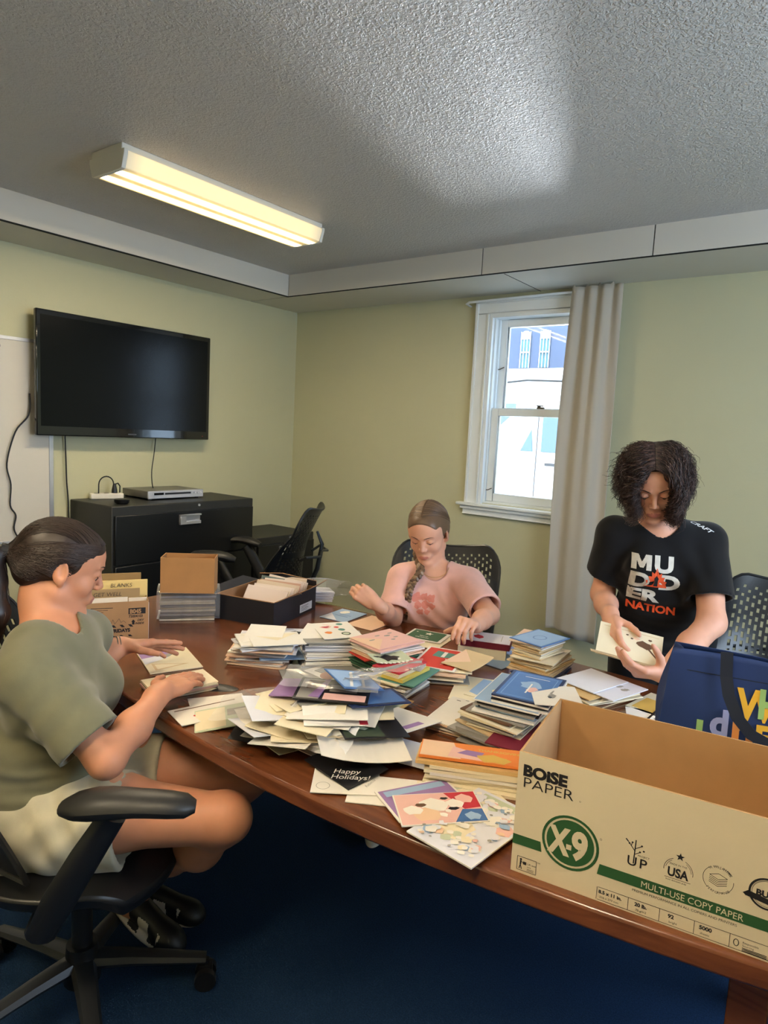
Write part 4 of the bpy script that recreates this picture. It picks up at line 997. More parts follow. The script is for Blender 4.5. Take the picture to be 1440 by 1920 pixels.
    g.ell((0, .160, -.012), (.118, .118, .118), .004, sub=True); g.ell((0, .105, -.040), (.080, .078, .066), .014, sub=True); g.ell((0, .070, -.085), (.10, .098, .075), .01, sub=True)
    for s_ in (-1, 1): g.ell((s_*.092, .004, -.016), (.022, .026, .028), .006, sub=True)
    g.cone((0, .09, .127), (0, -.09, .132), .0022, .0022, .004, sub=True)
    g.M = None; cap = solid('hair', g, (tuple(H[0]-.17), tuple(H[0]+.17), .0032), HM[0], t)
    paths = []
    for i in range(1100):
        s_ = random.choice((-1, 1)); y0 = random.uniform(-.08, .075); P = []
        for k_ in range(11):
            q = k_/10; a = q*1.9; P.append(L2W(H, (s_*(.004+.080*sin(min(a, 1.57))), y0*(1-q)-.11*q*q+.0*q, .13-.155*q**1.4+.01*sin(q*3))))
        paths.append(P)
    strands('hair_strands', drape(cap, paths), HM, t, .0008)
    pts = [L2W(H, (.045, -.065, -.050)), L2W(H, (.060, -.010, -.098)), ne+Rt*.052+F*.055+U*.004, V3(-1.512, 2.160, .925), V3(-1.507, 2.145, .865), V3(-1.512, 2.135, .800)]
    bv = BVHTree.FromPolygons([tuple(v.co) for v in sh.data.vertices], [tuple(p.vertices) for p in sh.data.polygons]); lo_ = np.array(t.location)
    pts[1] = pts[1]+F*.012; pts[2] = pts[2]+F*.02
    for i, z_ in ((3, .905), (4, .860), (5, .800)):
        p = V3(-1.462-.007*i, 2.2, z_); h = bv.ray_cast(Vector(p-F*.0+F*.3-lo_), Vector(-F))
        if h[0] is not None: pts[i] = np.array(h[0])+lo_+F*.011
    def along(q):
        q = q*(len(pts)-1); j = min(int(q), len(pts)-2); f_ = q-j; p0, p1, p2, p3 = pts[max(j-1, 0)], pts[j], pts[j+1], pts[min(j+2, len(pts)-1)]
        return .5*((2*p1)+(p2-p0)*f_+(2*p0-5*p1+4*p2-p3)*f_**2+(3*p1-p0-3*p2+p3)*f_**3)
    for s_ in range(3):
        P = []; n = 90
        for i in range(n+1):
            q = i/n; w_ = 2*pi*q*7+s_*2*pi/3; am = .0105*(1-.35*q); P.append(tuple(along(q)+Rt*am*sin(w_)+F*am*.55*sin(2*w_)-np.array(t.location)))
        MB().tube(P, [.0115*(1-.4*i/n) for i in range(n+1)], 8).build('braid_strand', HM[s_ % 3], t, smooth=True)
    e_ = along(1.0)-np.array(t.location); MB().tube([tuple(e_), tuple(e_-U*.018)], [.009, .010], 10).build('hair_tie', mat('black_hair_tie', (20, 18, 20), .7), t, smooth=True)
    strands('braid_end', [[along(1.0)-U*.015+V3(random.gauss(0, .003), random.gauss(0, .003), 0), along(1.0)-U*.03+V3(random.gauss(0, .006), random.gauss(0, .005), 0), along(1.0)-U*.045+V3(random.gauss(0, .008), random.gauss(0, .006), 0)] for i in range(60)], HM, t, .001)
    # necklace and wrist cord
    P = [ne+Rt*(.058*cos(a))+F*(.050+.030*sin(a))+U*(.022-.040*sin(a)) for a in [pi*i/20 for i in range(21)]]
    MB().tube([tuple(p-np.array(t.location)) for p in P], .0011, 6).build('necklace', mat('gold_chain', (190, 150, 90), .3, metal=1), t, smooth=True)
    dd = unit(wrr-elr); u1 = unit(np.cross(dd, [0, 0, 1])); u2 = np.cross(dd, u1); c = wrr-dd*.012
    MB().tube([tuple(c+(u1*cos(a)+u2*sin(a))*.0245-np.array(t.location)) for a in [2*pi*i/24 for i in range(25)]], .0022, 6, cap=False).build('wrist_cord', mat('dark_red_cord', (70, 30, 30), .6), t, smooth=True)
    return t
pink_woman()

# ---------------------------------------------------------------- woman in the black T-shirt, standing and looking down
def standing_woman():
    F, Rt, U = V3(.41, -.912, 0), V3(-.912, -.41, 0), V3(0, 0, 1)
    t = thing('person', 'standing woman in black printed T-shirt with loose curly dark hair, reading an open card', 'person', (-.60, 2.52, 0))
    SK = skin('skin_standing_woman', (214, 158, 132))
    H = headframe((-.632, 2.352, 1.378), (.34, -.94, 0), 30, 5, 1.02)
    pe = V3(-.60, 2.53, .84); ne = V3(-.617, 2.435, 1.215); shr, shl = V3(-.760, 2.395, 1.185), V3(-.482, 2.520, 1.185)
    elr, wrr = V3(-.800, 2.445, .950), V3(-.690, 2.215, .925)
    ell_, wrl = V3(-.412, 2.365, .940), V3(-.478, 2.090, .822)
    b = Field()
    b.ell(pe, (.165, .12, .12), .05, ax=[Rt, F, U]); b.ell(pe+V3(-.002, -.02, .13), (.135, .10, .14), .06, ax=[Rt, F, U]); b.ell(pe+V3(-.008, -.05, .26), (.145, .10, .15), .06, ax=[Rt, F, U])
    b.cone(ne+Rt*.05-U*.03, shr, .052, .044, .05); b.cone(ne-Rt*.05-U*.03, shl, .052, .044, .05)
    b.cone(ne-U*.05, L2W(H, (0, -.03, -.05)), .055, .048, .03); b.cone(L2W(H, (0, -.02, -.09)), L2W(H, (0, 0, -.05)), .046, .047, .03)
    head_field(b, H, .97)
    b.chain([shr, elr, elr+(wrr-elr)*.45, wrr], [.048, .039, .037, .025], .025)
    hand(b, wrr, (.28, -.72, -.38), (-.62, -.35, .60), -1, [(28, 38, 22), (36, 44, 24), (42, 46, 26), (46, 48, 26)], spread=.06, thumb=(.75, .35), sc=1.0)
    b.chain([shl, ell_, ell_+(wrl-ell_)*.45, wrl], [.050, .042, .039, .027], .025)
    hand(b, wrl, (-.60, -.76, .10), (.25, -.45, -.85), 1, [(24, 24, 14), (26, 28, 16), (30, 32, 18), (34, 36, 20)], spread=.08, thumb=(.9, .25), sc=1.02)
    for s_ in (-1, 1):
        hp = pe+Rt*s_*.085-U*.02; kn = pe+Rt*s_*.095+F*.01-U*.39; an = pe+Rt*s_*.095-F*.01-U*.76
        b.chain([hp, kn, an], [.088, .055, .036], .03); b.cone(an-U*.03, an-U*.045+F*.10, .034, .026, .03)
    solid('body', b, ((-1.0, 1.85, .0), (-.28, 2.72, 1.55), .0068), [SK, LIP], t,
          fine=[((-.79, 2.16, 1.225), (-.47, 2.50, 1.53), .0032), ((-.80, 1.98, .80), (-.58, 2.24, 1.0), .0025), ((-.66, 1.86, .75), (-.44, 2.12, .92), .0025)], pick=face_pick(H))
    HM = hairmats('curly_dark_hair', [(52, 38, 36), (36, 27, 26), (74, 54, 50), (94, 72, 64)])
    face_parts(H, t, HM[1], (70, 55, 45))
    g = Field()
    g.ell(pe+U*.01, (.180, .140, .12), .05, ax=[Rt, F, U]); g.ell(pe+V3(-.002, -.02, .13), (.162, .128, .15), .06, ax=[Rt, F, U]); g.ell(pe+V3(-.008, -.05, .26), (.158, .115, .155), .06, ax=[Rt, F, U])
    g.cone(ne+Rt*.05-U*.03, shr, .060, .053, .05); g.cone(ne-Rt*.05-U*.03, shl, .060, .053, .05)
    for s_ in (-1, 1): g.ell(pe+V3(-.008, -.05, .24)+F*.085+Rt*s_*.06, (.065, .045, .065), .05, ax=[Rt, F, U])
    for a_, e_, q, r_, tl in ((shr, elr, .66, .070, (-.2, 0, 0)), (shl, ell_, .72, .070, (.1, 0, -.3))):
        b_ = a_+(e_-a_)*q; d = unit(b_-a_); g.tubeend(a_, b_, .062, r_+.004, .035, tilt=tl); g.cone(b_-d*.06, b_+d*.05, r_-.014, r_-.004, .003, sub=True)
    g.cone(ne+U*.005, L2W(H, (0, -.02, -.04)), .066, .070, .006, sub=True)
    g.half(pe-U*.055, -U, .004)
    g.warp = folds([((.2, .1, 1), .07, .0060, V3(-.58, 2.40, .92), .13, 1.6), ((.6, .2, .8), .05, .0035, V3(-.66, 2.36, 1.00), .08, 1.8), ((.9, -.1, .6), .06, .004, V3(-.50, 2.42, 1.08), .08, .8), ((-.8, .3, .6), .06, .004, V3(-.72, 2.36, 1.06), .08, .9)])
    sh = solid('t_shirt', g, ((-1.0, 2.22, .74), (-.32, 2.76, 1.30), .0048), cloth('black_tshirt_cotton', (20, 20, 23), .15), t)
    # the chest print
    MW = mat('worn_white_print', (206, 203, 196), .85, var=(60, .10)); MO = mat('orange_print', (222, 84, 40), .85); X = -Rt; c = np.array(pe)+V3(-.018, -.10, .170)
    X2 = unit(X+U*-.02); Y2 = U
    rows = (('MU', .066, .082, .0300, 1.12), ('D', .066, .082, -.0215, 1.00), ('D', .066, .004, -.0215, 1.12), ('ER', .052, .082, -.062, 1.30))
    def wr(txt, size, x, y, sx, m, bold=.0022, **kw): project_writing(sh, t, 'shirt_lettering', txt, c+X2*x+Y2*y, X2, Y2, size, m, -F, bold=bold, sx=sx, **kw)
    c = c+U*.043+Rt*.014
    mg = [(0, 0), (0, .052), (.020, .052), (.0315, .026), (.043, .052), (.063, .052), (.063, 0), (.047, 0), (.047, .030), (.037, .008), (.026, .008), (.016, .030), (.016, 0)]
    def grid_fill(pl, ox, oz, st=.0035):
        # small squares kept where their centre lies in the outline
        def inside(x, y):
            r = False; n = len(pl)
            for k_ in range(n):
                (x1, y1), (x2, y2) = pl[k_], pl[(k_+1) % n]
                if (y1 > y) != (y2 > y) and x < (x2-x1)*(y-y1)/(y2-y1)+x1: r = not r
            return r
        nx, ny = int(max(p[0] for p in pl)/st)+1, int(max(p[1] for p in pl)/st)+1; vs = [(ox+i*st, oz+j*st, 0) for j in range(ny+1) for i in range(nx+1)]
        return vs, [(j*(nx+1)+i, j*(nx+1)+i+1, (j+1)*(nx+1)+i+1, (j+1)*(nx+1)+i) for j in range(ny) for i in range(nx) if inside((i+.5)*st, (j+.5)*st)]
    project_writing(sh, t, 'shirt_lettering', grid_fill(mg, -.078, .030, .002), c, X2, Y2, 1, MW, -F)
    wr('U', .074, -.008, .030, 1.20, MW, .0034); wr('D', .070, -.080, -.030, 1.20, MW, .0034); wr('D', .070, .012, -.030, 1.25, MW, .0034); wr('ER', .056, -.080, -.080, 1.55, MW, .0026)
    wr('NATION', .036, -.078, -.118, 1.12, MO, .0013)
    fl = [(-.034, -.026), (.040, -.026), (.034, -.012), (.037, -.004), (.026, .000), (.029, .012), (.018, .012), (.019, .026), (.010, .020), (.003, .042), (-.004, .022), (-.013, .028), (-.012, .012), (-.023, .012), (-.019, -.001), (-.031, -.003), (-.027, -.012)]
    def fan(pl, cx, cy, dn=3):
        vs = [(cx, cy, 0)]; n = len(pl)*dn
        for i in range(len(pl)):
            a, b_ = pl[i], pl[(i+1) % len(pl)]
            for k_ in range(dn): q = k_/dn; vs.append((a[0]*(1-q)+b_[0]*q, a[1]*(1-q)+b_[1]*q, 0))
        return vs, [(0, 1+i, 1+(i+1) % n) for i in range(n)]
    project_writing(sh, t, 'flame_print', fan(fl, .003, 0), c, X2, Y2, 1, MO, -F, off=.0026)
    project_writing(sh, t, 'flame_print', fan([(-.004, -.022), (.009, -.022), (.008, -.002), (.010, .006), (.003, .016), (-.004, .006), (-.003, -.002)], .002, -.004), c, X2, Y2, 1, mat('black_print', (16, 16, 18), .9), -F, off=.0034)
    rd = unit(V3(-.2, .75, -.62)); project_writing(sh, t, 'shoulder_lettering', 'CRAFT', V3(-.535, 2.47, 1.245), unit(V3(.85, .1, -.50)), unit(V3(.35, .55, .75)), .020, mat('white_print', (220, 220, 220), .8), rd, bold=.0006, shear=.3, sx=1.3)
    g = Field(); g.ell(pe-U*.0, (.172, .13, .12), .04, ax=[Rt, F, U])
    for s_ in (-1, 1):
        hp = pe+Rt*s_*.085-U*.02; kn = pe+Rt*s_*.095+F*.01-U*.39; an = pe+Rt*s_*.095-F*.01-U*.76; g.cone(hp, kn, .098, .072, .03); g.tubeend(kn, an, .072, .06, .02)
    g.half(pe+U*.06, U, .004)
    solid('trousers', g, ((-.90, 2.25, .03), (-.32, 2.76, .93), .006), cloth('black_trouser_cloth', (18, 18, 21), .1), t)
    for s_ in (-1, 1):
        an = pe+Rt*s_*.095-U*.79; to = an+F*.17-U*.012; g = Field()
        g.ell(an, (.040, .046, .040), .02, ax=[Rt, F, U]); g.cone(an, to, .038, .030, .02); g.ell((an+to)/2-U*.022, (.042, .13, .014), .006, ax=[Rt, F, U]); g.half(an-U*.038, -U, .003)
        solid('shoe', g, (tuple(np.minimum(an, to)-.08), tuple(np.maximum(an, to)+.08), .004), mat('black_shoe_leather', (20, 20, 22), .45), t)
    # hair: cap under a mass of loose curls
    g = Field(); g.M = H
    g.ell((0, -.018, .044), (.083, .104, .088), .01); g.ell((0, -.07, -.02), (.068, .05, .065), .03)
    for s_ in (-1, 1): g.ell((s_*.070, -.004, .000), (.024, .050, .060), .02)
    g.ell((0, .160, -.020), (.118, .118, .118), .004, sub=True); g.ell((0, .105, -.040), (.080, .078, .070), .014, sub=True); g.ell((0, .080, -.095), (.085, .10, .075), .01, sub=True)
    g.M = None; cap = solid('hair', g, (tuple(H[0]-.18), tuple(H[0]+.18), .0038), HM[1], t)
    paths = []; rnd = random.Random(5)
    for i in range(1500):
        s_ = 1 if rnd.random() < .5 else -1      # +1 = her right
        y0 = rnd.uniform(-.085, .085); fr = max(0, y0)/.085
        p = np.array(L2W(H, (s_*.001, y0, .132-.9*y0*y0*4))); outw = np.array(H[1])*s_
        ln = rnd.uniform(.24, .40) if s_ < 0 else rnd.uniform(.18, .32); n = 26; st_ = ln/n; P = [p]
        ph = rnd.uniform(0, 6.28); amp = rnd.uniform(.004, .012); tz = rnd.uniform(.048, .092); tx_ = rnd.uniform(.045, .068); fq = rnd.uniform(22, 36); puff = rnd.uniform(.82, 1.22)
        c0 = np.array(L2W(H, (0, -.012, .03))); d = unit(outw+np.array(H[2])*.1)
        for k_ in range(n):
            q = k_/n; r_ = P[-1]-c0; loc = np.array([r_@H[1], r_@H[2], r_@H[3]])/float(H[1]@H[1]); R_ = np.array([.094, .112, .098])*puff
            e_ = sqrt(((loc/R_)**2).sum()); nrm = unit(sum(loc[j]/R_[j]**2*np.array(H[j+1]) for j in range(3)))
            d = unit(d*.72+V3(0, 0, -1)*(.20+.35*q)+outw*(.15*(1-q))+nrm*(1.0-e_)*1.6+(np.array(H[2])*.10*fr*(1-q)))
            if e_ < 1.15: d = unit(d-nrm*min(0, d@nrm)*.9)
            if abs(loc[0]) < tx_ and loc[1] > .03 and loc[2] < tz-.5*abs(loc[0]): d = unit(d+outw*1.6)
            P.append(P[-1]+d*st_)
        P = np.array(P); tt = np.gradient(P, axis=0); a_ = np.cross(tt, [.2, .1, 1]); a_ /= np.linalg.norm(a_, axis=1, keepdims=True)+1e-9; b_ = np.cross(tt/np.linalg.norm(tt, axis=1, keepdims=True), a_)
        qs = np.linspace(0, 1, len(P))[:, None]; env = np.minimum(1, qs*3)*(1+.8*qs)
        P = P+amp*env*(a_*np.cos(ph+fq*qs)+b_*np.sin(ph+fq*qs)); paths.append(P)
    for i in range(420):     # frizz standing off the sides
        a = rnd.uniform(.9, 2.6)*(1 if rnd.random() < .7 else -1); base = np.array(L2W(H, (sin(a)*.085, rnd.uniform(-.06, .05), .045+cos(a)*.085)))
        d = unit(base-np.array(H[0])-V3(0, 0, .01)); P = [base]
        for k_ in range(12):
            d = unit(d*.8+V3(rnd.gauss(0, .35), rnd.gauss(0, .35), rnd.gauss(0, .3)-.22)); P.append(P[-1]+d*rnd.uniform(.005, .009))
        paths.append(np.array(P))
    strands('hair_curls', paths, HM, t, .0010)
    return t
standing_woman()
# ================================================================ boxes, bag and bundles on the table
M_KRAFT = mat('kraft_cardboard', (176, 134, 88), .85, var=(14, .06), bump=(120, .08, .001)); M_CREAM = mat('printed_cream_board', (218, 202, 174), .7, var=(10, .02))
M_GREEN = mat('printed_green', (38, 84, 44), .7); M_INK = mat('printed_black', (24, 20, 24), .7); M_TAN = mat('tan_cardboard', (172, 124, 76), .8, var=(14, .05))
def flat_add(mb, txt, size, x, z, y=-.0007, mi=0, **kw):
    vs, fs = text_mesh(txt, size, **kw); mb.add([(x+a, y, z+b) for a, b, _ in vs], fs, mi); return mb
def poly(mb, pts, y=-.0006, mi=0): mb.add([(x, y, z) for x, z in pts], [tuple(range(len(pts)))], mi); return mb
def ringp(mb, cx, cz, rx, rz, wd, y=-.0006, mi=0, a0=0, a1=2*pi, n=40):
    P = []; fs = []
    for i in range(n+1):
        a = a0+(a1-a0)*i/n; P += [(cx+rx*cos(a), y, cz+rz*sin(a)), (cx+(rx-wd)*cos(a), y, cz+(rz-wd)*sin(a))]
    mb.add(P, [(2*i, 2*i+2, 2*i+3, 2*i+1) for i in range(n)], mi); return mb
def line(mb, a, b, wd=.0008, y=-.0006, mi=0):
    d = Vector((b[0]-a[0], b[1]-a[1])).normalized()*wd/2; n = Vector((-d.y, d.x))
    mb.add([(a[0]+n.x, y, a[1]+n.y), (b[0]+n.x, y, b[1]+n.y), (b[0]-n.x, y, b[1]-n.y), (a[0]-n.x, y, a[1]-n.y)], [(0, 1, 2, 3)], mi); return mb
def open_box(root, w_, d_, h_, mo, mi_, th=.004, name='box_shell'):
    m = MB(); o = [(0, 0), (w_, 0), (w_, d_), (0, d_)]; i_ = [(th, th), (w_-th, th), (w_-th, d_-th), (th, d_-th)]
    vs = [(x, y, 0) for x, y in o]+[(x, y, h_) for x, y in o]+[(x, y, h_) for x, y in i_]+[(x, y, th) for x, y in i_]
    m.add(vs, [(0, 3, 2, 1)]+[(k_, (k_+1) % 4, 4+(k_+1) % 4, 4+k_) for k_ in range(4)], 0)
    m.add(vs, [(8+k_, 8+(k_+1) % 4, 12+(k_+1) % 4, 12+k_) for k_ in range(4)]+[(12, 13, 14, 15)]+[(4+k_, 4+(k_+1) % 4, 8+(k_+1) % 4, 8+k_) for k_ in range(4)], 1)
    return m.build(name, [mo, mi_], root)
def copy_paper_box():
    t = thing('copy_paper_box', 'large open white and green printed cardboard copy paper box on the table edge', 'box', (-.462, 1.049, TZ), rad(8.5))
    W, D, H_ = .445, .285, .222
    open_box(t, W, D, H_, M_CREAM, M_KRAFT)
    m = MB(); flat_add(m, 'BOiSE', .027, .009, .1815, bold=.0014, sx=1.10); m.build('brand_lettering', M_INK, t)
    m = MB(); flat_add(m, 'PAPER', .0265, .0095, .160, sx=1.20, bold=-.0002); ringp(m, .109, .163, .0014, .0014, .0004, n=10); m.build('brand_lettering', M_INK, t)
    m = MB(); poly(m, [(0, .052), (.052, .052), (.049, .070), (0, .070)]); poly(m, [(.146, .0475), (W, .0475), (W, .066), (.149, .066)]); m.build('green_stripe', M_GREEN, t)
    m = MB(); ringp(m, .0985, .085, .0480, .0480, .0045); n = 40; m.add([(.0985+.040*cos(2*pi*i/n), -.0006, .085+.040*sin(2*pi*i/n)) for i in range(n)], [tuple(range(n))]); m.build('round_emblem', M_GREEN, t)
    m = MB(); flat_add(m, 'X', .064, .0650, .0625, y=-.0011, bold=.0030, sx=.66); flat_add(m, '-', .056, .0925, .0650, y=-.0011, bold=.002, sx=.5); flat_add(m, '9', .066, .1015, .0620, y=-.0011, bold=.0032, sx=.78); m.build('emblem_lettering', M_CREAM, t)
    m = MB(); ringp(m, .1475, .109, .0018, .0018, .0005, n=10); flat_add(m, 'r', .002, .1469, .1083); m.build('mark', M_INK, t)
    m = MB(); flat_add(m, 'MULTI-USE COPY PAPER', .0152, .2145, .0512, y=-.0011, sx=.90); m.build('stripe_lettering', M_CREAM, t)
    m = MB(); flat_add(m, 'PREMIUM PERFORMANCE IN ALL COPIERS AND PRINTERS', .0058, .2025, .0395, sx=1.02); m.build('small_print', M_INK, t)
    # project-up mark with a branching tree
    m = MB(); flat_add(m, 'U', .023, .190, .082, bold=.0002, sx=1.0); flat_add(m, 'P', .023, .209, .082, bold=.0002, sx=1.05); line(m, (.2005, .086), (.2015, .127), .0018); line(m, (.2012, .108), (.190, .121), .0014); line(m, (.2013, .112), (.211, .119), .0012)
    line(m, (.2008, .102), (.209, .108), .0012); line(m, (.190, .121), (.186, .125), .0020); line(m, (.195, .115), (.196, .121), .0012); flat_add(m, 'PROJECT', .0045, .206, .1005)
    for x, z in ((.192, .1185), (.211, .1195), (.209, .1085), (.1965, .1215), (.2145, .1115)): ringp(m, x, z, .0016, .0016, .0016, n=8)
    m.build('printed_mark', M_INK, t)
    # made in the USA mark with a star
    m = MB(); flat_add(m, 'USA', .0205, .2515, .0865, bold=.0007, sx=.80); st_ = [(.268+(.0068 if i % 2 == 0 else .0028)*cos(pi/2+pi*i/5), .1215+(.0068 if i % 2 == 0 else .0028)*sin(pi/2+pi*i/5)) for i in range(10)]
    m.add([(x, -.0006, z) for x, z in st_]+[(.268, -.0006, .1215)], [(i, (i+1) % 10, 10) for i in range(10)])
    ringp(m, .267, .097, .0215, .0215, .0008, a0=-.1, a1=1.15); ringp(m, .267, .097, .0215, .0215, .0008, a0=2.0, a1=3.25); ringp(m, .267, .097, .0190, .0190, .0006, a0=.1, a1=1.0); ringp(m, .267, .097, .0190, .0190, .0006, a0=2.15, a1=3.0)
    flat_add(m, 'MADE IN THE', .0042, .2535, .1055); line(m, (.248, .083), (.286, .083), .0007); flat_add(m, 'from domestic pulp', .0038, .250, .0785); m.build('printed_mark', M_INK, t)
    # jam-free seal: circle of words round stacked sheets
    m = MB(); ringp(m, .323, .1045, .0215, .0215, .0007, a0=.65, a1=1.05); ringp(m, .323, .1045, .0215, .0215, .0007, a0=2.3, a1=4.0); ringp(m, .323, .1045, .0215, .0215, .0007, a0=5.4, a1=6.4)
    for k_, ch in enumerate('99.99% JAM-FREE'):
        a = 2.35-k_*.118; vs, fs = text_mesh(ch, .0055); m.add([(.323+.0185*cos(a)+x*sin(a)-y*-cos(a)*1, -.0006, .1045+.0185*sin(a)-x*cos(a)+y*sin(a)) for x, y, _ in vs], fs)
    for k_, ch in enumerate('PERFORMANCE'):
        a = 3.95+k_*.155; vs, fs = text_mesh(ch, .0052); m.add([(.323+.0225*cos(a)-x*sin(a)-y*cos(a), -.0006, .1045+.0225*sin(a)+x*cos(a)-y*sin(a)) for x, y, _ in vs], fs)
    for k_ in range(5):
        z = .0985+.0028*k_; 
        if k_ < 4: line(m, (.3105, z), (.323, z-.0048), .0008); line(m, (.323, z-.0048), (.3355, z), .0008)
        else:
            for a, b in (((.3105, z), (.323, z-.0048)), ((.323, z-.0048), (.3355, z)), ((.3355, z), (.323, z+.0048)), ((.323, z+.0048), (.3105, z))): line(m, a, b, .0008)
    m.build('printed_mark', M_INK, t)
    m = MB(); ringp(m, .389, .106, .0250, .0250, .0030); ringp(m, .389, .106, .0205, .0205, .0006); flat_add(m, 'BUY', .0135, .374, .101, bold=.0006); poly(m, [(.360, .095), (.418, .086), (.418, .094), (.364, .104)]); poly(m, [(.357, .098), (.364, .104), (.362, .094)]); m.build('printed_mark', M_INK, t)
    # data table along the bottom
    m = MB(); zt, zb = .0255, .0035
    line(m, (.150, zt), (W, zt)); line(m, (.150, zb), (W, zb))
    for x in (.1485, .1985, .2465, .2975, .3475, .404): line(m, (x, zb), (x, zt))
    for a, b, x, s_ in (('8.5 x 11 in.', '216 x 279 mm', .1515, .0082), ('20 lb.', '75 g/m2', .2085, .0085), ('92', 'bright', .259, .0090), ('5000', 'sheets', .3045, .0090)):
        flat_add(m, a, s_, x, .0155, bold=.00035, sx=1.0); flat_add(m, b, .0052, x+.002, .0075)
    flat_add(m, 'Responsible', .0045, .365, .0165); flat_add(m, 'Sourcing', .0045, .365, .0115); ringp(m, .3565, .0145, .004, .006, .0012)
    for k_ in range(3): line(m, (.365, .009-.0022*k_), (.398, .009-.0022*k_), .0011)
    m.build('data_table', M_INK, t)
    # worker sign in the corner
    m = MB()
    for a, b in (((.011, .006), (.045, .006)), ((.045, .006), (.045, .031)), ((.045, .031), (.011, .031)), ((.011, .031), (.011, .006))): line(m, a, b, .0009)
    ringp(m, .0175, .0265, .0020, .0020, .0020, n=10); line(m, (.0175, .0245), (.0170, .0165), .0028); line(m, (.0170, .0165), (.0150, .0085), .0016); line(m, (.0170, .0165), (.0195, .0085), .0016); line(m, (.0175, .0225), (.0225, .0205), .0013); poly(m, [(.0215, .018), (.0275, .018), (.0275, .0235), (.0215, .0235)])
    flat_add(m, 'Lift with', .0050, .029, .0195); flat_add(m, 'care', .0040, .029, .0145)
    for k_ in range(2): line(m, (.029, .0115-.0025*k_), (.041, .0115-.0025*k_), .0008)
    flat_add(m, 'TM', .0035, .0465, .0285); m.build('handling_sign', M_INK, t)
copy_paper_box()

def kraft_box():
    t = thing('mailing_box', 'small open brown cardboard box printed with black lettering, full of upright envelopes', 'box', (-2.114, 1.178, TZ), rad(61.5))
    M_BR = mat('brown_cardboard', (170, 130, 92), .85, var=(12, .07))
    open_box(t, .202, .13, .136, M_BR, M_BR, .003)
    m = MB(); flat_add(m, 'B045', .020, .140, .0945, y=-.0012, bold=.0010, sx=.92); m.build('box_lettering', M_BR, t)
    m = MB(); poly(m, [(.136, .0915), (.192, .0915), (.192, .113), (.136, .113)]); flat_add(m, '73004103', .0125, .137, .0795, sx=.92, bold=.0004)
    flat_add(m, 'DRY', .0105, .165, .0655, shear=.25, bold=.0003); flat_add(m, 'INSIDE', .0095, .158, .0545, shear=.2, bold=.0003)
    poly(m, [(.148, .054), (.156, .054), (.156, .064), (.159, .064), (.152, .072), (.145, .064), (.148, .064)])
    flat_add(m, '@FRIDAYS', .0165, .066, .0300, bold=.0009, sx=.95)
    for k_ in range(4):
        for z in (.047, .0125): x = .052+.0275*k_; poly(m, [(x, z+.009), (x+.010, z+.009), (x+.018, z), (x+.008, z)] if z > .03 else [(x, z+.007), (x+.008, z+.007), (x+.016, z), (x+.004, z)])
    flat_add(m, 'PRECOOKED', .0115, .048, -.0+.0005, bold=.0004)
    line(m, (.016, .118), (.086, .117), .0022); line(m, (.018, .110), (.070, .110), .0015); line(m, (.018, .103), (.056, .103), .0013)
    for k_ in range(5): line(m, (.010, .045-.010*k_), (.042+.004*(k_ % 2), .048-.010*k_), .0013)
    n = 22; m.add([(.034+.014*cos(2*pi*i/n)*(1+.08*sin(5*i)), -.0006, .083+.013*sin(2*pi*i/n)) for i in range(n)], [tuple(range(n))])
    m.build('box_lettering', M_INK, t)
    m = MB(); P = [(.052, .060), (.058, .074), (.064, .060), (.070, .072), (.078, .070), (.074, .064), (.080, .060), (.086, .076), (.092, .060), (.100, .070), (.106, .078), (.112, .064), (.120, .070), (.128, .062)]
    for a, b in zip(P, P[1:]): line(m, a, b, .0012)
    m.build('handwriting', mat('grey_marker', (80, 66, 56), .7), t)
    MB().bb((.2025, .004, 0), (.2035, .126, .128)).build('side_label', mat('white_label', (214, 216, 224), .4), t)
    def env(label, c, y, z0, w_, h_, x0, writing=None, tilt=.06):
        R_ = Matrix.Rotation(rad(61.5), 3, 'Z'); p = Vector((-2.114, 1.178, TZ))+R_@Vector((x0, y, z0))
        e = thing('envelope', label, 'envelope', p, rot=(0, 0, rad(61.5)))
        MB().box((w_/2, 0, h_/2), (w_, .004, h_), (-tilt*.3, 0, 0)).build('sheet', mat('env_%d_%d' % (c[0], c[2]), c, .75, var=(8, .03)), e, bevel=.001)
        if writing:
            m = MB(); vs, fs = text_mesh(writing[0], .020, bold=-.0001, shear=.15); m.add([(writing[1]+a, -.0048-.0*b, h_-.024+b) for a, b, _ in vs], fs); m.build('handwriting', mat('pencil_grey', (70, 58, 50), .7), e)
        return e
    env('brown cardboard sheet standing at the back of the small printed box', (150, 118, 72), .105, .01, .155, .205, .030)
    env('bright manila envelope marked BLANKS standing in the small printed box', (226, 196, 128), .080, .01, .180, .185, .025, ('BLANKS', .055))
    env('dull brown envelope marked GET WELL standing in the small printed box', (158, 130, 92), .055, .01, .165, .160, .012, ('GET WELL', .012))
    env('white envelope low at the front of the small printed box', (226, 214, 198), .025, .01, .125, .137, .010)
    env('short white envelope tucked at the side of the small printed box', (226, 210, 190), .030, .01, .060, .132, .138)
kraft_box()

def tan_box():
    t = thing('cardboard_box', 'small plain tan open cardboard box on top of the wrapped catalogues', 'box', (-2.137, 1.484, .8615), rad(44))
    open_box(t, .198, .10, .134, M_TAN, M_TAN, .003)
tan_box()

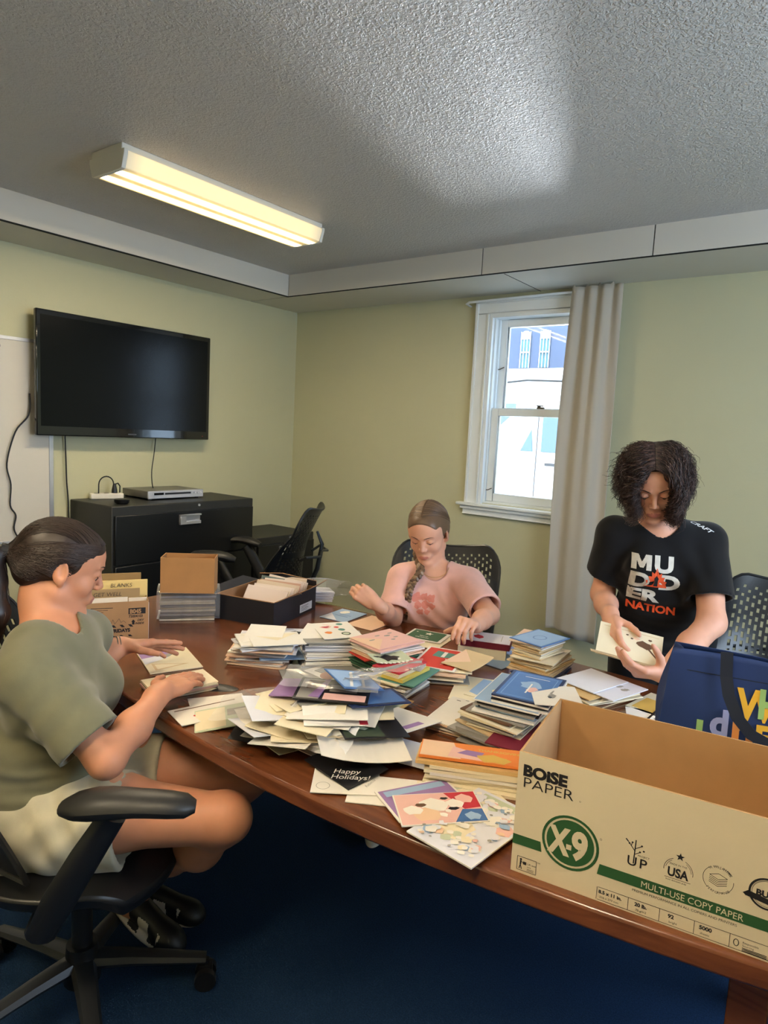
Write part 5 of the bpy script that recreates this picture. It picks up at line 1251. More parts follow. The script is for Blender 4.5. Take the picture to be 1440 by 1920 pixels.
def clear_plastic():
    m = bpy.data.materials.new('clear_crinkled_plastic'); m.use_nodes = True; nt = m.node_tree
    for n in list(nt.nodes): nt.nodes.remove(n)
    o = nt.nodes.new('ShaderNodeOutputMaterial'); mx = nt.nodes.new('ShaderNodeMixShader'); tr = nt.nodes.new('ShaderNodeBsdfTransparent'); gl = nt.nodes.new('ShaderNodeBsdfPrincipled')
    gl.inputs['Base Color'].default_value = (.75, .76, .80, 1); gl.inputs['Roughness'].default_value = .12; gl.inputs['Specular IOR Level'].default_value = 1.0
    lw = nt.nodes.new('ShaderNodeLayerWeight'); lw.inputs[0].default_value = .35; mr = nt.nodes.new('ShaderNodeMapRange'); mr.inputs['To Min'].default_value = .13; mr.inputs['To Max'].default_value = .95
    nt.links.new(lw.outputs['Fresnel'], mr.inputs[0]); nt.links.new(mr.outputs[0], mx.inputs[0]); nt.links.new(tr.outputs[0], mx.inputs[1]); nt.links.new(gl.outputs[0], mx.inputs[2]); nt.links.new(mx.outputs[0], o.inputs[0])
    return m
M_CLEAR = clear_plastic()
def crumple(f, nu, nv, seed, amp):
    """sheet from f(u,v) with crisp random creases"""
    r = random.Random(seed); W_ = [(r.uniform(-1, 1), r.uniform(-1, 1), r.uniform(1.5, 8), r.uniform(0, 6), r.uniform(.4, 1)) for _ in range(9)]; vs = []
    for j in range(nv+1):
        for i in range(nu+1):
            u, v = i/nu, j/nv; p = Vector(f(u, v)); d = sum(a*abs(((ax*u+ay*v)*fq+ph) % 2-1) for ax, ay, fq, ph, a in W_)/4-.55
            vs.append((p.x+amp*.5*sin(9*v+seed)*(d), p.y+amp*.5*d, p.z+amp*d))
    return MB().add(vs, [(j*(nu+1)+i, j*(nu+1)+i+1, (j+1)*(nu+1)+i+1, (j+1)*(nu+1)+i) for j in range(nv) for i in range(nu)])

def bundle():
    cols = [(206, 196, 178), (150, 134, 112), (196, 188, 184), (120, 104, 84), (214, 204, 186), (168, 150, 120), (92, 84, 80), (200, 186, 160)]
    R_ = Matrix.Rotation(rad(52), 3, 'Z'); r = random.Random(3)
    for i in range(13):
        c = cols[i % len(cols)]; z = TZ+.001+i*.0090; o = MB().box((0, 0, .004), (.205, .135, .0078)).build('catalogue', mat('catalogue_%d' % (i % len(cols)), c, .35, var=(30, .2)), bevel=.001)
        p = Vector((-2.155, 1.625, 0)); o.location = (p.x+r.uniform(-.004, .004), p.y+r.uniform(-.004, .004), z); o.rotation_euler = (0, 0, rad(52+r.uniform(-3, 3)))
        tag(o, 'thin catalogue in the clear-wrapped bundle under the tan box', 'catalogue', 'catalogues in the clear-wrapped bundle')
    def f(u, v):
        a = 2*pi*u; q = (abs(cos(a))**.35)*(1 if cos(a) > 0 else -1); s_ = (abs(sin(a))**.35)*(1 if sin(a) > 0 else -1)
        p = R_@Vector((-.115+.235*v+.0*q, .074*q, 0)); return (-2.155+p.x, 1.625+p.y, TZ+.061+.0595*s_)
    o = crumple(f, 40, 24, 5, .004).build('plastic_wrap', M_CLEAR, smooth=True, org=(-2.155, 1.625, TZ+.001)); tag(o, 'clear crinkled plastic wrap round the catalogues under the tan box', 'plastic wrap')
bundle()

def black_carton():
    t = thing('black_carton', 'open black cardboard carton with a brown inside and torn flaps, holding envelopes', 'box', (-2.07, 1.688, TZ), rad(14.5))
    M_BK = mat('black_printed_card', (26, 26, 34), .55); M_IN = mat('brown_card_inside', (156, 116, 80), .85, var=(10, .06))
    open_box(t, .27, .335, .098, M_BK, M_IN, .004)
    def flap(pts, name='flap'):
        m = MB(); n = len(pts); q = [Vector(p) for p in pts]; nr = (q[1]-q[0]).cross(q[2]-q[0]).normalized()*.003
        m.add([tuple(p) for p in q], [tuple(range(n))], 0); m.add([tuple(p+nr) for p in q], [tuple(range(n))[::-1]], 1); m.add([tuple(p) for p in q]+[tuple(p+nr) for p in q], [(i, (i+1) % n, n+(i+1) % n, n+i) for i in range(n)], 1)
        m.build(name, [M_BK, M_IN], t)
    flap([(.268, .015, .094), (.30, .02, .112), (.305, .12, .118), (.30, .16, .104), (.268, .165, .094)]); flap([(.268, .20, .094), (.315, .21, .120), (.322, .33, .132), (.268, .335, .094)])
    flap([(.0, .002, .096), (.0, -.004, .099), (.26, -.004, .098), (.268, .002, .096)]); flap([(.0, .335, .096), (.01, .30, .128), (.12, .305, .140), (.27, .335, .120), (.27, .338, .096)]); flap([(0, .01, .096), (-.03, .02, .118), (-.034, .24, .124), (0, .32, .096)])
    m = MB(); m.bb((.2705, .20, .012), (.2712, .30, .045)); m.build('label', mat('white_label', (214, 216, 224), .4), t)
    m = MB()
    for k_ in range(4): m.bb((.2712, .21, .018+.006*k_), (.2716, .26+.01*(k_ % 2), .0195+.006*k_))
    m.build('label_print', M_INK, t)
    R_ = Matrix.Rotation(rad(14.5), 3, 'Z'); r = random.Random(11)
    cs = [(226, 212, 204), (214, 196, 176), (232, 220, 212), (200, 160, 140), (222, 206, 200)]
    for i in range(13):
        p = Vector((-2.07, 1.688, TZ+.006))+R_@Vector((.150+r.uniform(-.006, .010), .075+i*.0175, 0)); c = cs[r.randrange(5)]
        o = MB().box((0, 0, .055), (.19, .0035, .115+r.uniform(-.01, .012)), (0, 0, 0)).build('envelope', mat('ce_%d' % c[1], c, .75), bevel=.0008); o.location = p+Vector((0, 0, .010)); o.rotation_euler = (rad(-34+i*1.5), rad(r.uniform(-4, 4)), rad(14.5+r.uniform(-6, 6)))
        tag(o, 'pale envelope leaning in the row inside the black carton', 'envelope', 'envelopes in the black carton')
    o = MB().box((0, 0, .05), (.12, .003, .09)).add([(x, -.0018, z) for x, z in ((-.05, .015), (.05, .015), (.05, .085), (-.05, .085))], [(0, 1, 2, 3)], 1).add([(-.02+.022*cos(a), -.0022, .045+.026*sin(a)) for a in [2*pi*i/14 for i in range(14)]], [tuple(range(14))], 2).build('greeting_card', [mat('grey_teal_card', (122, 138, 138), .7), mat('grey_blue_card', (92, 110, 118), .7), mat('dark_print', (50, 52, 56), .7)])
    p = Vector((-2.07, 1.688, TZ+.03))+R_@Vector((.085, .27, .0)); o.location = p; o.rotation_euler = (rad(-12), 0, rad(10)); tag(o, 'grey-blue greeting card standing at the back of the black carton', 'greeting card')
black_carton()

def clear_bag():
    def f(u, v):
        a = 2*pi*u; r_ = (.62+.38*sin(pi*min(1, v*1.15)))
        return (-1.965+.145*(v-.5)*1.2+.04*cos(a)*r_, 2.185+.13*(v-.5)*1.2+.085*cos(a)*r_*.6, TZ+.052+.046*sin(a)*r_+.01*v)
    o = crumple(f, 36, 26, 9, .016).build('plastic_bag', M_CLEAR, smooth=True, org=(-1.965, 2.17, TZ+.001)); tag(o, 'puffy clear plastic bag lying at the far side of the black carton', 'plastic bag')
    m = MB()
    for i in range(4): m.box((0, 0, .008+.012*i), (.15, .09, .010), (0, .03*i, .1*i))
    o = m.build('paper_sheets', mat('white_tissue', (206, 206, 214), .7), bevel=.002); o.location = (-1.975, 2.17, TZ+.008); o.rotation_euler = (0, 0, rad(40)); tag(o, 'folded white papers inside the puffy clear bag by the black carton', 'paper')
    def f2(u, v):
        a = 2*pi*u; return (-2.28+.05*cos(a)+.02*v, 1.28+.14*(v-.5), TZ+.055+.05*sin(a))
    o = crumple(f2, 30, 20, 14, .012).build('plastic_bag', M_CLEAR, smooth=True, org=(-2.28, 1.28, TZ+.001)); tag(o, 'small clear plastic bag behind the printed brown box, by the seated woman', 'plastic bag')
    o = MB().box((0, 0, .04), (.10, .02, .075)).build('card_pack', mat('yellow_note', (222, 206, 150), .7), bevel=.001); o.location = (-2.275, 1.27, TZ+.004); o.rotation_euler = (0, 0, rad(60)); tag(o, 'pale yellow pack of cards inside the clear bag by the printed brown box', 'card pack')
clear_bag()

def tote():
    t = thing('tote_bag', 'navy blue fabric tote bag with large multicoloured letters, behind the copy paper box', 'bag', (-.345, 1.47, TZ), rad(16))
    M_T = mat('navy_woven_bag', (20, 46, 98), .7, bump=(900, .3, .0006), var=(7, .08)); M_H = mat('navy_strap', (18, 26, 44), .8, bump=(900, .3, .0006))
    W, D, H_ = .42, .15, .345; nu, nv = 64, 26; vs = []
    per = [(.02, 0), (W, 0), (W, D), (.02, D)]
    def ring_pt(u, v):
        q = u*4; k_ = int(q) % 4; f_ = q-int(q); a, b = per[k_], per[(k_+1) % 4]; x = a[0]+(b[0]-a[0])*f_; y = a[1]+(b[1]-a[1])*f_
        if k_ == 0: y += .010*sin(pi*f_)*sin(pi*v*1.3)*-1+.004*sin(9*f_+5*v)
        if k_ == 3: x += .012*sin(pi*f_)*(.3+v)+.006*sin(8*v); 
        if k_ == 2: y += .004*sin(9*f_+5*v)
        x += (-.022*(1-v)) if k_ in (3,) or (k_ == 0 and f_ < .2) else 0
        y *= 1-.72*v**3 if k_ != 0 else 1
        z = H_*v+(.012*(1-abs(f_*2-1)**.5)*-1 if k_ in (0, 2) else -.006*sin(pi*f_))*v**6
        return (x, y, z)
    for j in range(nv+1):
        for i in range(nu): vs.append(ring_pt(i/nu, j/nv))
    o = MB().add(vs, [(j*nu+i, j*nu+(i+1) % nu, (j+1)*nu+(i+1) % nu, (j+1)*nu+i) for j in range(nv) for i in range(nu)]+[tuple(range(nu))[::-1]]).build('bag_body', M_T, t, smooth=True)
    so = o.modifiers.new('thick', 'SOLIDIFY'); so.thickness = .0015
    m = MB(); 
    for y in (-.003,): m.add([(x, y+.0015*sin(x*30), z) for x, z in ((.02, H_-.045), (.10, H_-.047), (.25, H_-.050), (W, H_-.045), (W, H_-.043), (.25, H_-.048), (.10, H_-.045), (.02, H_-.043))], [tuple(range(8))])
    m.build('hem_stitching', M_H, t)
    P = [(.122, -.004, .350), (.125, -.008, .30), (.132, -.016, .265), (.150, -.024, .225), (.178, -.028, .195), (.215, -.028, .180), (.26, -.027, .185), (.30, -.022, .22), (.325, -.014, .27), (.335, -.006, .345)]
    pts = [Vector(p) for p in P]; m = MB(); vs = []
    for i, p in enumerate(pts):
        d = (pts[min(i+1, 9)]-pts[max(i-1, 0)]).normalized(); n = Vector((d.z, 0, -d.x)).normalized()*-.0115; vs += [tuple(p+n), tuple(p-n)]
    o = m.add(vs, [(2*i, 2*i+1, 2*i+3, 2*i+2) for i in range(9)]).build('handle', M_H, t); so = o.modifiers.new('thick', 'SOLIDIFY'); so.thickness = .002; so.offset = 0
    P = [(.12, .046, .335), (.14, .10, .25), (.22, .14, .20), (.30, .10, .25), (.33, .046, .335)]; pts = [Vector(p) for p in P]; m = MB(); vs = []
    for i, p in enumerate(pts):
        d = (pts[min(i+1, 4)]-pts[max(i-1, 0)]).normalized(); n = Vector((d.z, 0, -d.x)).normalized()*-.0115; vs += [tuple(p+n), tuple(p-n)]
    o = m.add(vs, [(2*i, 2*i+1, 2*i+3, 2*i+2) for i in range(4)]).build('handle', M_H, t, smooth=True); so = o.modifiers.new('thick', 'SOLIDIFY'); so.thickness = .002
    Yl, Gr, La, Or = [mat(n, c, .6) for n, c in (('letter_yellow', (226, 172, 46)), ('letter_green', (146, 182, 108)), ('letter_lavender', (144, 150, 196)), ('letter_orange', (222, 138, 66)))]
    def L(ch, size, x, z, m_, y, sx=1, sh=0, b=.003):
        mm = MB(); vs, fs = text_mesh(ch, size, bold=b, sx=sx, shear=sh, cut=.02); mm.add([(x+a, y-.010*sin(pi*min(1, max(0, (x+a-.02)/.40)))*sin(pi*(z+b2)/H_*1.3)+.004*sin(9*(x+a-.02)/.40+5*(z+b2)/H_)-.0025, z+b2) for a, b2, _ in vs], fs); mm.build('letter', m_, t)
    L('W', .085, .152, .218, Yl, 0, .78); L('H', .080, .188, .225, Gr, -.0010, .78); L('E', .062, .188, .165, Yl, -.0005, .95)
    L('d', .075, .104, .176, La, -.0012, .92); L('n', .105, .143, .160, Or, -.0016, .85); L('l', .07, .078, .15, Gr, -.0004, 1.0); L('o', .085, .090, .130, Yl, -.0008, .95)
tote()
# ================================================================ cards and envelopes
PC = dict(white=(228, 222, 214), cool=(214, 214, 224), cream=(226, 213, 184), tan=(206, 180, 140), kraft=(204, 168, 112), pink=(224, 178, 170), red=(206, 66, 54), crim=(186, 48, 62), green=(58, 96, 72), dgreen=(62, 74, 58), teal=(84, 132, 122), yellow=(212, 190, 96), blue=(70, 110, 168), navy=(32, 46, 84), black=(24, 24, 28), grey=(150, 146, 140), purple=(150, 118, 168), maroon=(110, 26, 44), peach=(226, 190, 160), sage=(186, 194, 170), brown=(96, 68, 48), lblue=(150, 176, 208), orange=(222, 128, 62), gold=(206, 168, 86))
def pm(k_): return mat('paper_'+k_, PC[k_], .62 if k_ not in ('navy', 'black', 'blue') else .3, var=(25, .02), spec=.35)
CACHE = {}
def card_mesh(w_, h_, t_, col, art=(), bend=0., flap=None):
    nx = 8; m = MB(); bz = lambda x: bend*(2*x/w_)**2
    mats = [pm(col)]; 
    top = [(-w_/2+w_*i/nx, s_*h_/2, t_+bz(-w_/2+w_*i/nx)) for s_ in (-1, 1) for i in range(nx+1)]; bot = [(x, y, z-t_) for x, y, z in top]; n = nx+1; N = 2*n
    fs = [(i, i+1, n+i+1, n+i) for i in range(nx)]+[(N+i, N+n+i, N+n+i+1, N+i+1) for i in range(nx)]+[(i, N+i, N+i+1, i+1) for i in range(nx)]+[(n+i, n+i+1, N+n+i+1, N+n+i) for i in range(nx)]+[(0, n, N+n, N), (nx, N+nx, N+n+nx, n+nx)]
    m.add(top+bot, fs, 0)
    def use(c):
        mm = pm(c) if isinstance(c, str) else c
        if mm not in mats: mats.append(mm)
        return mats.index(mm)
    if flap:   # closed pointed flap with a visible edge line
        e = .0006; fw = w_/2*.985; tip = (0, h_/2-h_*flap, t_+.0007)
        i_ = use('grey' if col in ('white', 'cool') else 'tan' if col != 'tan' else 'kraft')
        for a, b in (((-fw, h_/2*.97), tip), (tip, (fw, h_/2*.97))):
            d = Vector((b[0]-a[0], b[1]-a[1])).normalized()*.0005; m.add([(a[0]-d.y, a[1]+d.x, t_+e), (b[0]-d.y, b[1]+d.x, t_+e), (b[0]+d.y, b[1]-d.x, t_+e), (a[0]+d.y, a[1]-d.x, t_+e)], [(0, 1, 2, 3)], i_)
    lay = 0
    for c, pts in art:
        lay += 1; z = t_+.0003+.00003*lay
        if isinstance(pts, tuple) and len(pts) == 2 and isinstance(pts[1], list) and isinstance(pts[0], list): m.add([(x, y, z+bz(x)) for x, y, *_ in pts[0]], pts[1], use(c))
        else: m.add([(x, y, z+bz(x)) for x, y in pts], [tuple(range(len(pts)))], use(c))
    me = bpy.data.meshes.new('card'); me.from_pydata(m.v, [], m.f)
    for mm in mats: me.materials.append(mm)
    me.polygons.foreach_set('material_index', m.m); return me
def card(name, label, cat, w_, h_, t_, x, y, z, ang, col='white', art=(), group=None, tilt=(0, 0), bend=0., flap=None):
    key = (round(w_, 3), round(h_, 3), round(t_, 4), col, round(bend, 3), flap)
    me = CACHE.get(key) if not art else None
    if me is None:
        me = card_mesh(w_, h_, t_, col, art, bend, flap); me.name = name
        if not art: CACHE[key] = me
    o = bpy.data.objects.new(name, me); COL.objects.link(o); o.location = (x, y, z)
    o.rotation_euler = Euler((rad(tilt[0]), rad(tilt[1]), rad(ang))); return tag(o, label, cat, group)
def cc(cx, cy, r, n=18, sx=1, wob=0): return [(cx+r*sx*cos(2*pi*i/n)*(1+wob*sin(3*i*1.7)), cy+r*sin(2*pi*i/n)*(1+wob*sin(2*i*1.3))) for i in range(n)]
def rc(x0, y0, x1, y1): return [(x0, y0), (x1, y0), (x1, y1), (x0, y1)]
def tx(s_, size, x, y, a=0, **kw):
    vs, fs = text_mesh(s_, size, **kw); return ([(x+u*cos(rad(a))-v*sin(rad(a)), y+u*sin(rad(a))+v*cos(rad(a))) for u, v, _ in vs], fs)
RN = random.Random(21)
def stack(label, group, cx, cy, z, n, w_, h_, ang, cols, th=(.0032, .0048), jp=.006, ja=5, name='envelope', cat='envelope', drift=(0, 0), flaps=.4, js=.01, tilt=1.0):
    for i in range(n):
        t_ = RN.choice((th[0], (th[0]+th[1])/2, th[1])); c = cols[i] if isinstance(cols[0], tuple) is False and len(cols) == n else RN.choice(cols)
        ww, hh = w_+RN.choice((-1, 0, 1))*js, h_+RN.choice((-1, 0, 1))*js*.7
        card(name, label, cat, ww, hh, t_, cx+drift[0]*i+RN.uniform(-jp, jp), cy+drift[1]*i+RN.uniform(-jp, jp), z, ang+RN.uniform(-ja, ja), c, group=group, tilt=(RN.uniform(-tilt, tilt), RN.uniform(-tilt, tilt)), flap=.55 if RN.random() < flaps else None, bend=RN.choice((0, 0, .001)))
        z += t_+.0009
    return z
Z0 = TZ+.0012
# --- tall stack of white envelopes near the black carton
z = stack('white envelope in the lower half of the tall white stack by the black carton', 'envelopes in the lower tall white stack', -1.575, 1.480, Z0, 11, .180, .130, 34, ['white', 'white', 'cool', 'peach'], jp=.010, ja=8)
card('envelope', 'pale blue envelope sticking out low from the tall white envelope stack', 'envelope', .165, .12, .002, -1.505, 1.515, Z0+.030, 50, 'lblue')
z = stack('white envelope fanned out in the upper half of the tall white stack', 'envelopes in the upper tall white stack', -1.535, 1.465, z, 7, .172, .128, 50, ['white', 'cool', 'white', 'peach'], jp=.018, ja=16)
card('envelope', 'topmost white envelope of the tall white stack, with a wide pale flap', 'envelope', .165, .130, .002, -1.500, 1.470, z, 148-90, 'white', [('cream', [(-.08, .05), (0, -.02), (.08, .05)])], tilt=(0, 1)); z += .004
card('envelope', 'blank white envelope turned across the top of the tall white stack', 'envelope', .17, .12, .002, -1.560, 1.478, z-.002, 128, 'white', tilt=(1, -2))
# --- stack under the card with the coloured ornaments
z = stack('pale folded card in the thick stack under the coloured ornament card', 'cards in the ornament card stack', -1.405, 1.630, Z0, 17, .185, .130, 48, ['white', 'white', 'cool', 'white', 'grey'], jp=.006, ja=5, name='greeting_card', cat='greeting card', flaps=0)
card('greeting_card', 'white card folded open beside the coloured ornament card on its stack', 'greeting card', .16, .12, .002, -1.455, 1.625, z, 120, 'white', tilt=(2, -3)); z += .003
card('greeting_card', 'white card printed with pink, orange and green round ornaments', 'greeting card', .178, .135, .002, -1.432, 1.684, z, 148, 'white',
     [('pink', cc(.045, .028, .021, sx=1.1, wob=.08)), ('crim', cc(.045, .028, .014, sx=1.1, wob=.1)), ('orange', cc(-.025, .035, .013, wob=.15)), ('dgreen', cc(-.045, -.02, .016, sx=1.1, wob=.06)), ('sage', cc(-.045, -.02, .011)), ('teal', cc(.0, -.018, .012, sx=1.1, wob=.05)), ('red', cc(.03, -.008, .009, wob=.1)), ('teal', cc(.062, -.028, .012, wob=.07))])
for i in range(5):
    card('brochure', 'glossy brochure spread under the ornament card stack and the pink stack', 'brochure', .21, .14, .0015, -1.35+.012*i, 1.50+.03*i, Z0+.002*i, 55+9*i, RN.choice(['grey', 'white', 'purple', 'peach']), group='brochures under the white and pink stacks')
# --- pink stack
z = stack('coloured card edge in the pink-topped stack', 'cards in the pink-topped stack', -1.235, 1.700, Z0+.006, 10, .178, .140, 78, ['dgreen', 'green', 'dgreen', 'grey', 'sage', 'white', 'green'], jp=.007, ja=6, name='greeting_card', cat='greeting card', flaps=0)
card('greeting_card', 'red card peeping out from the middle of the pink-topped stack', 'greeting card', .17, .135, .003, -1.262, 1.690, z, 70, 'red'); z += .004
z = stack('pale pink or cream envelope near the top of the pink-topped stack', 'envelopes near the top of the pink stack', -1.238, 1.703, z, 8, .182, .142, 78, ['pink', 'peach', 'white', 'pink', 'cream', 'white'], jp=.008, ja=6)
card('greeting_card', 'pale pink envelope with grey floral sprigs, topmost of the pink stack', 'envelope', .180, .145, .002, -1.243, 1.704, z, 80, 'pink',
     [('peach', [(-.09, -.0725), (-.09, .0725), (-.01, .0)]), ('grey', cc(.03, .02, .007, 8, 1.8, .2)), ('grey', cc(.045, -.005, .005, 8, 2, .2)), ('grey', cc(.02, -.02, .006, 8, 1.4, .3)), ('grey', cc(.0, .035, .005, 8, 2.2, .2)), ('grey', cc(-.045, .01, .005, 8, 2.4, .2)), ('grey', cc(.055, .035, .005, 8, 2, .2))])
stack('tan crumpled envelope beside the pink-topped stack', 'crumpled tan papers by the pink stack', -1.165, 1.760, Z0, 7, .15, .10, 70, ['tan', 'cream', 'grey', 'white'], jp=.02, ja=25)
# --- small bright stack with the red box-like pack
z = stack('white card edge at the bottom of the small bright stack', 'cards at the bottom of the bright stack', -1.105, 1.600, Z0, 9, .165, .125, 96, ['white', 'grey', 'white', 'peach', 'cream'], jp=.009, ja=8)
card('greeting_card', 'teal green envelope in the small bright stack', 'envelope', .175, .12, .004, -1.080, 1.612, z, 98, 'teal'); z += .005
card('greeting_card', 'mustard yellow pack in the small bright stack', 'card pack', .150, .105, .010, -1.100, 1.602, z, 92, 'yellow'); z += .011
z2 = z
for i in range(3): card('greeting_card', 'thin cream card under the crimson pack of the bright stack', 'greeting card', .145, .10, .003, -1.108, 1.597, z, 90+i, 'cream', group='cream cards under the crimson pack'); z += .004
card('card_pack', 'crimson card pack, topmost solid piece of the small bright stack', 'card pack', .142, .098, .005, -1.105, 1.598, z, 90, 'crim'); z += .006
card('greeting_card', 'black and white fringed card lying on the crimson pack', 'greeting card', .115, .085, .002, -1.150, 1.605, z, 60, 'sage', [('black', cc(0, 0, .026, 12, 1.3, .35)), ('white', cc(.02, -.015, .009, 8, 1.5, .4)), ('black', cc(-.035, .015, .008, 8, 1.2, .3))]+[('white', [(-.05+.014*i, -.044), (-.044+.014*i, -.036), (-.038+.014*i, -.044), (-.045+.014*i, -.052)]) for i in range(8)], bend=.006)
# --- green star card
card('envelope', 'cream envelope under the green star card at the far table edge', 'envelope', .19, .13, .002, -1.300, 2.070, Z0, 100, 'cream', flap=.5)
card('greeting_card', 'green card with a white star and white lettering near the far table edge', 'greeting card', .150, .125, .002, -1.330, 2.092, Z0+.004, 102-90, 'white', [('green', rc(-.066, -.054, .062, .056)), ('white', [((.018 if i % 2 == 0 else .008)*cos(pi/2+pi*i/5)-.0, (.018 if i % 2 == 0 else .008)*sin(pi/2+pi*i/5)+.024) for i in range(10)]), ('white', tx('Merry', .014, -.025, -.016, bold=.0003)), ('white', tx('Christmas', .013, -.035, -.034, bold=.0003)), ('white', cc(-.05, .03, .004, 8))])
# --- red gift card stack
z = stack('tan envelope in the loose stack under the red gift card', 'envelopes under the red gift card', -1.065, 1.795, Z0, 10, .190, .125, 112, ['tan', 'cream', 'grey', 'peach', 'cream'], jp=.018, ja=13, th=(.003, .005))
card('greeting_card', 'red card with a blue gift box and white lettering', 'greeting card', .205, .14, .0025, -1.085, 1.800, z, 106, 'white', [('red', rc(-.094, -.062, .094, .062)), ('teal', [(.015, -.032), (.060, -.036), (.068, .030), (.012, .034), (.006, .0)]), ('white', rc(.012, -.006, .066, .006)), ('white', tx('Thinking of', .013, -.060, -.022, 90-90, bold=.0004)), ('white', tx('you today', .012, -.060, -.040, 0, bold=.0004))]); z += .004
card('envelope', 'open tan envelope lying over the red gift card', 'envelope', .165, .105, .002, -1.005, 1.832, z, 92, 'tan', [('peach', [(-.08, .05), (0, -.01), (.08, .05)])], tilt=(2, -1), bend=.004)
# --- cream and maroon boxes under the hand of the woman in pink
card('gift_box', 'cream lidded card box on the table under the maroon box', 'box', .165, .125, .036, -1.085, 2.080, Z0, 24, 'cream')
card('gift_box', 'maroon card box with a white sheet on top, under a hand', 'box', .170, .120, .021, -1.073, 2.085, Z0+.0375, 21, 'maroon', [('cool', rc(-.083, -.056, .083, .058)), ('crim', cc(-.03, .0, .022, 10, .8, .2)), ('grey', rc(.05, -.03, .052, .04))])
# --- blue-topped stack
z = stack('dark-edged card at the base of the blue-topped stack', 'cards at the base of the blue-topped stack', -.850, 2.050, Z0, 5, .215, .145, 92, ['navy', 'grey', 'tan', 'navy', 'tan'], jp=.009, ja=6, name='greeting_card', cat='greeting card', flaps=0)
z = stack('tan envelope in the middle of the blue-topped stack', 'tan envelopes in the blue-topped stack', -.860, 2.060, z, 8, .190, .135, 88, ['tan', 'cream', 'tan', 'kraft'], jp=.008, ja=8)
z = stack('small cream card near the top of the blue-topped stack', 'cream cards near the top of the blue stack', -.865, 2.045, z, 9, .140, .105, 82, ['cream', 'tan', 'white'], jp=.003, ja=4, flaps=0)
card('envelope', 'white envelope directly under the blue top card', 'envelope', .160, .12, .002, -.880, 2.045, z, 98, 'peach'); z += .003
card('greeting_card', 'bright blue glossy card, topmost of the blue-topped stack', 'greeting card', .165, .125, .002, -.862, 2.048, z, 80, 'blue', [('lblue', rc(-.076, -.056, .076, .056)), ('blue', cc(0, 0, .022, 20, 1.2)), ('lblue', cc(0, 0, .018, 20, 1.2))])
card('envelope', 'pale blue shiny envelope flat on the table beside the blue-topped stack', 'envelope', .150, .115, .002, -1.005, 2.055, Z0, 84, 'lblue')
for i in range(3): card('envelope', 'clear-sleeved card beside the base of the blue-topped stack', 'envelope', .17, .11, .002, -.785-.01*i, 1.955+.01*i, Z0+.0032*i, 75+12*i, ['black', 'white', 'grey'][i], group='sleeved cards by the blue-topped stack')
# --- yellow envelope and a card with blue glare painted on, in the middle
card('envelope', 'cream yellow envelope under the shiny blue card in the middle of the table', 'envelope', .205, .135, .002, -.930, 1.755, Z0, 112, 'cream')
card('greeting_card', 'shiny pale blue card lying on the cream yellow envelope', 'greeting card', .155, .115, .002, -.888, 1.775, Z0+.003, 98, 'cream', [('lblue', [(-.055, -.05), (.074, -.052), (.074, .052), (-.05, .052), (-.068, .01)])])
# --- white stack next to the tall sleeved stack
z = stack('white card in the low white stack beside the tall sleeved stack', 'cards in the low white stack', -.845, 1.520, Z0, 5, .185, .125, 98, ['white', 'peach', 'white'], jp=.003, ja=2, flaps=0, th=(.003, .005))
card('greeting_card', 'top white card of the low white stack, with small black marks at its corner', 'greeting card', .185, .125, .002, -.845, 1.520, z, 98, 'white', [('black', rc(.080, -.02, .083, -.004)), ('black', rc(.070, .030, .074, .042)), ('black', rc(.083, .01, .086, .02))], bend=-.0)
# --- tall stack of sleeved cards
z = stack('clear-sleeved card at the bottom of the tall sleeved stack', 'cards at the bottom of the sleeved stack', -.725, 1.535, Z0, 9, .225, .145, 84, ['grey', 'black', 'tan', 'grey', 'white'], jp=.011, ja=8, name='greeting_card', cat='greeting card', flaps=0)
card('greeting_card', 'maroon card sticking out of the tall sleeved stack', 'greeting card', .19, .13, .003, -.640, 1.470, z, 98, 'maroon'); z += .004
z = stack('tan card in the middle of the tall sleeved stack', 'cards in the middle of the sleeved stack', -.715, 1.545, z, 7, .220, .150, 92, ['tan', 'cream', 'grey', 'brown'], jp=.009, ja=7, name='greeting_card', cat='greeting card', flaps=0)
z = stack('dark-edged card in the upper part of the tall sleeved stack', 'cards in the upper sleeved stack', -.705, 1.555, z, 6, .215, .150, 98, ['grey', 'black', 'white', 'lblue'], jp=.007, ja=5, name='greeting_card', cat='greeting card', flaps=0)
card('greeting_card', 'pale blue picture card under the framed blue card', 'greeting card', .225, .165, .003, -.700, 1.555, z, 99, 'white', [('lblue', rc(-.11, -.08, .11, .08)), ('cream', cc(-.03, .02, .035, 12, 1.6, .2)), ('sage', cc(-.06, -.02, .02, 12, 1.6, .2))]); z += .004
z = stack('white-edged card stacked just under the framed blue card', 'cards just under the framed blue card', -.672, 1.560, z, 3, .205, .140, 100, ['white', 'black', 'white'], jp=.002, ja=1, flaps=0, js=0)
card('greeting_card', 'dark blue card with a white frame line, topmost of the tall sleeved stack', 'greeting card', .205, .140, .003, -.672, 1.560, z, 100, 'navy', [('blue', rc(-.094, -.062, .094, .062)), ('lblue', rc(-.084, -.053, .084, .053)), ('blue', rc(-.0825, -.0515, .0825, .0515)), ('lblue', cc(.01, .0, .026, 14, 1.2, .2)), ('white', rc(.065, -.035, .068, .03)), ('pink', cc(-.02, -.01, .012, 10, 1.5, .3)), ('white', rc(-.05, -.002, .02, .002))]); z += .004
card('greeting_card', 'white card with a small grey printed animal, leaning on the framed blue card', 'greeting card', .150, .115, .002, -.598, 1.545, z, 120, 'white', [('grey', cc(-.01, .01, .010, 10, 1.6, .25)), ('black', cc(-.018, .016, .005, 8, 1.6, .3)), ('grey', [(.005, .008), (.032, -.002), (.031, .002), (.008, .014)])], tilt=(-2, 3))
